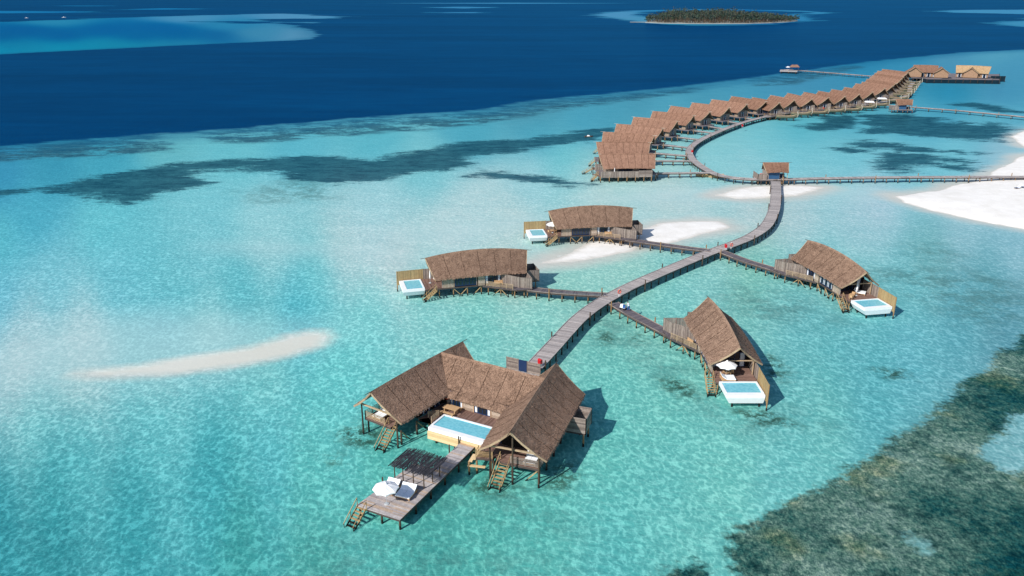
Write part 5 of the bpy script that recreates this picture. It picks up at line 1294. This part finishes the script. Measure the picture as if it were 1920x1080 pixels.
q = G(1331, 331.5, 0); small_boat((q[0], q[1], .1), R(-22), 8.5, 'brown rowing boat moored beneath the curved boardwalk')
q = G(1104, 257, 0); small_boat((q[0], q[1], .1), R(5), 3.4, 'small dark boat with a white cover floating left of the bungalows', 'beam', 'canvas')
q = G(120, 33, 0); small_boat((q[0], q[1], .2), R(8), 9, 'white motor boat on the far reef, right of another', 'white', 'white')
q = G(50, 34, 0); small_boat((q[0], q[1], .2), R(4), 7, 'white motor boat on the far reef at the left edge', 'white', 'white')
for (x, y), lb, an in (((1907, 354), 'blue beach lounger at the right edge, left of a pair', 20), ((1916, 352), 'blue beach lounger at the right edge, nearer the frame', 80)):
    q = G(x, y, .8); t = empty('beach_lounger', (q[0], q[1], .85), R(an), label=lb, cat='beach lounger', group='loungers on the white beach')
    m = MB(); m.box(-.9, .3, -.35, .35, .25, .33); m.build('seat', M['navy'], t)
    m = MB(); m.hexa([(.3, -.35, .25), (1.0, -.35, .7), (1.0, .35, .7), (.3, .35, .25), (.3, -.35, .33), (1.0, -.35, .78), (1.0, .35, .78), (.3, .35, .33)]); m.build('backrest', M['towel'], t)
    for sx in (-.8, .2):
        for sy in (-.3, .3): m = MB(); m.box(sx - .03, sx + .03, sy - .03, sy + .03, -.1, .25); m.build('leg', M['bench'], t)

# ------------------------------------------------------------------ the wooded island far off
def island():
    rr = random.Random(11)
    front = [(1209, 42.6), (1240, 44), (1290, 44.8), (1340, 45), (1400, 44.8), (1450, 43.2), (1480, 41.5), (1497, 39.5)]
    back = [(1490, 38.2), (1440, 36.8), (1380, 36), (1320, 36), (1260, 37), (1215, 39.5)]
    pts = [G(x, y) for x, y in front + back]; cx = sum(p[0] for p in pts) / len(pts); cy = sum(p[1] for p in pts) / len(pts)
    m = MB(); n = len(pts)
    m.add([(x, y, -.5) for x, y in pts] + [(cx + (x - cx) * .99, cy + (y - cy) * .97, .9) for x, y in pts], [tuple(range(n, 2 * n))] + [(i, (i + 1) % n, n + (i + 1) % n, n + i) for i in range(n)])
    s = NT('island_sand'); s.put(s.b.inputs['Base Color'], lin((150, 152, 146))); s.b.inputs['Roughness'].default_value = .95
    m.build('island', s.m, kind='structure')
    a = NT('far_foliage'); isl = a.geo.outputs['Random Per Island']
    c = a.ramp(isl, [(0, lin((26, 46, 48))), (.3, lin((42, 64, 60))), (.55, lin((62, 76, 70))), (.8, lin((84, 86, 80))), (1, lin((76, 98, 62)))])
    a.put(a.b.inputs['Base Color'], c); a.b.inputs['Roughness'].default_value = .9; a.b.inputs['Specular IOR Level'].default_value = .1
    tk = plain('far_trunk', (96, 84, 72), .9, .1)
    def inside(x, y):
        r_ = False
        for i in range(n):
            (ax, ay), (bx, by) = pts[i], pts[(i + 1) % n]
            if (ay > y) != (by > y) and x < (bx - ax) * (y - ay) / (by - ay) + ax: r_ = not r_
        return r_
    x0, x1 = min(p[0] for p in pts), max(p[0] for p in pts); y0, y1 = min(p[1] for p in pts), max(p[1] for p in pts)
    m = MB(); trunks = MB(); k = 0
    while k < 1500:
        x, y = rr.uniform(x0, x1), rr.uniform(y0, y1)
        if not inside(cx + (x - cx) * 1.01, cy + (y - cy) * 1.04): continue
        k += 1; s_ = (x - x0) / (x1 - x0)
        edge = min(1, .45 + 2.2 * min(s_ * 1.3, 1 - s_)) * (1.0 if s_ < .55 else .85 if s_ < .72 else .72)
        H = (rr.uniform(15, 22) + 9 * mnoise.noise(Vector((x * .016, y * .016, 0)))) * edge + (5 if rr.random() < .05 else 0)
        palm = rr.random() < .35
        if palm:
            trunks.tube((x, y, 0), (x + rr.uniform(-2, 2), y, H), .35, .2, 5)
            for j in range(11):
                A_ = rr.uniform(0, 6.28); l = rr.uniform(3, 4.8); d = Vector((math.cos(A_), math.sin(A_), 0)); sd_ = Vector((-d.y, d.x, 0)) * .55; c0 = Vector((x, y, H))
                a1 = c0 + d * l * .5 + Vector((0, 0, .7)); b1 = c0 + d * l + Vector((0, 0, -1.2))
                m.add([c0 - sd_ * .3, c0 + sd_ * .3, a1 + sd_, a1 - sd_, b1], [(0, 1, 2, 3), (3, 2, 4)])
        else:
            trunks.tube((x, y, 0), (x, y, H * .6), .4, .25, 5)
            W_ = rr.uniform(3.0, 8.0)
            for j in range(34):
                u = Vector((rr.gauss(0, 1), rr.gauss(0, 1), rr.gauss(0, 1))).normalized() * rr.uniform(.5, 1)
                c0 = Vector((x + u.x * W_, y + u.y * W_, H * .68 + u.z * H * .3)); z = rr.uniform(.5, 1.2)
                e1 = Vector((rr.gauss(0, 1), rr.gauss(0, 1), rr.gauss(0, 1))).normalized() * z; e2 = e1.cross(Vector((rr.gauss(0, 1), rr.gauss(0, 1), rr.gauss(0, 1)))).normalized() * z
                m.add([c0 - e1, c0 + e2, c0 + e1, c0 - e2], [(0, 1, 2, 3)])
    t = empty('island_wood', (0, 0, 0), kind='stuff')
    m.build('crowns', a.m, t, kind='stuff'); trunks.build('trunks', tk, t, kind='stuff')
    m = MB()
    q = G(1193, 41.8); m.prism([(q[0] - 12, q[1] - 5), (q[0] + 20, q[1] - 5), (q[0] + 20, q[1] + 5), (q[0] - 12, q[1] + 5)], -.3, .8)
    m.build('sand_spit', s.m, kind='structure')
island()
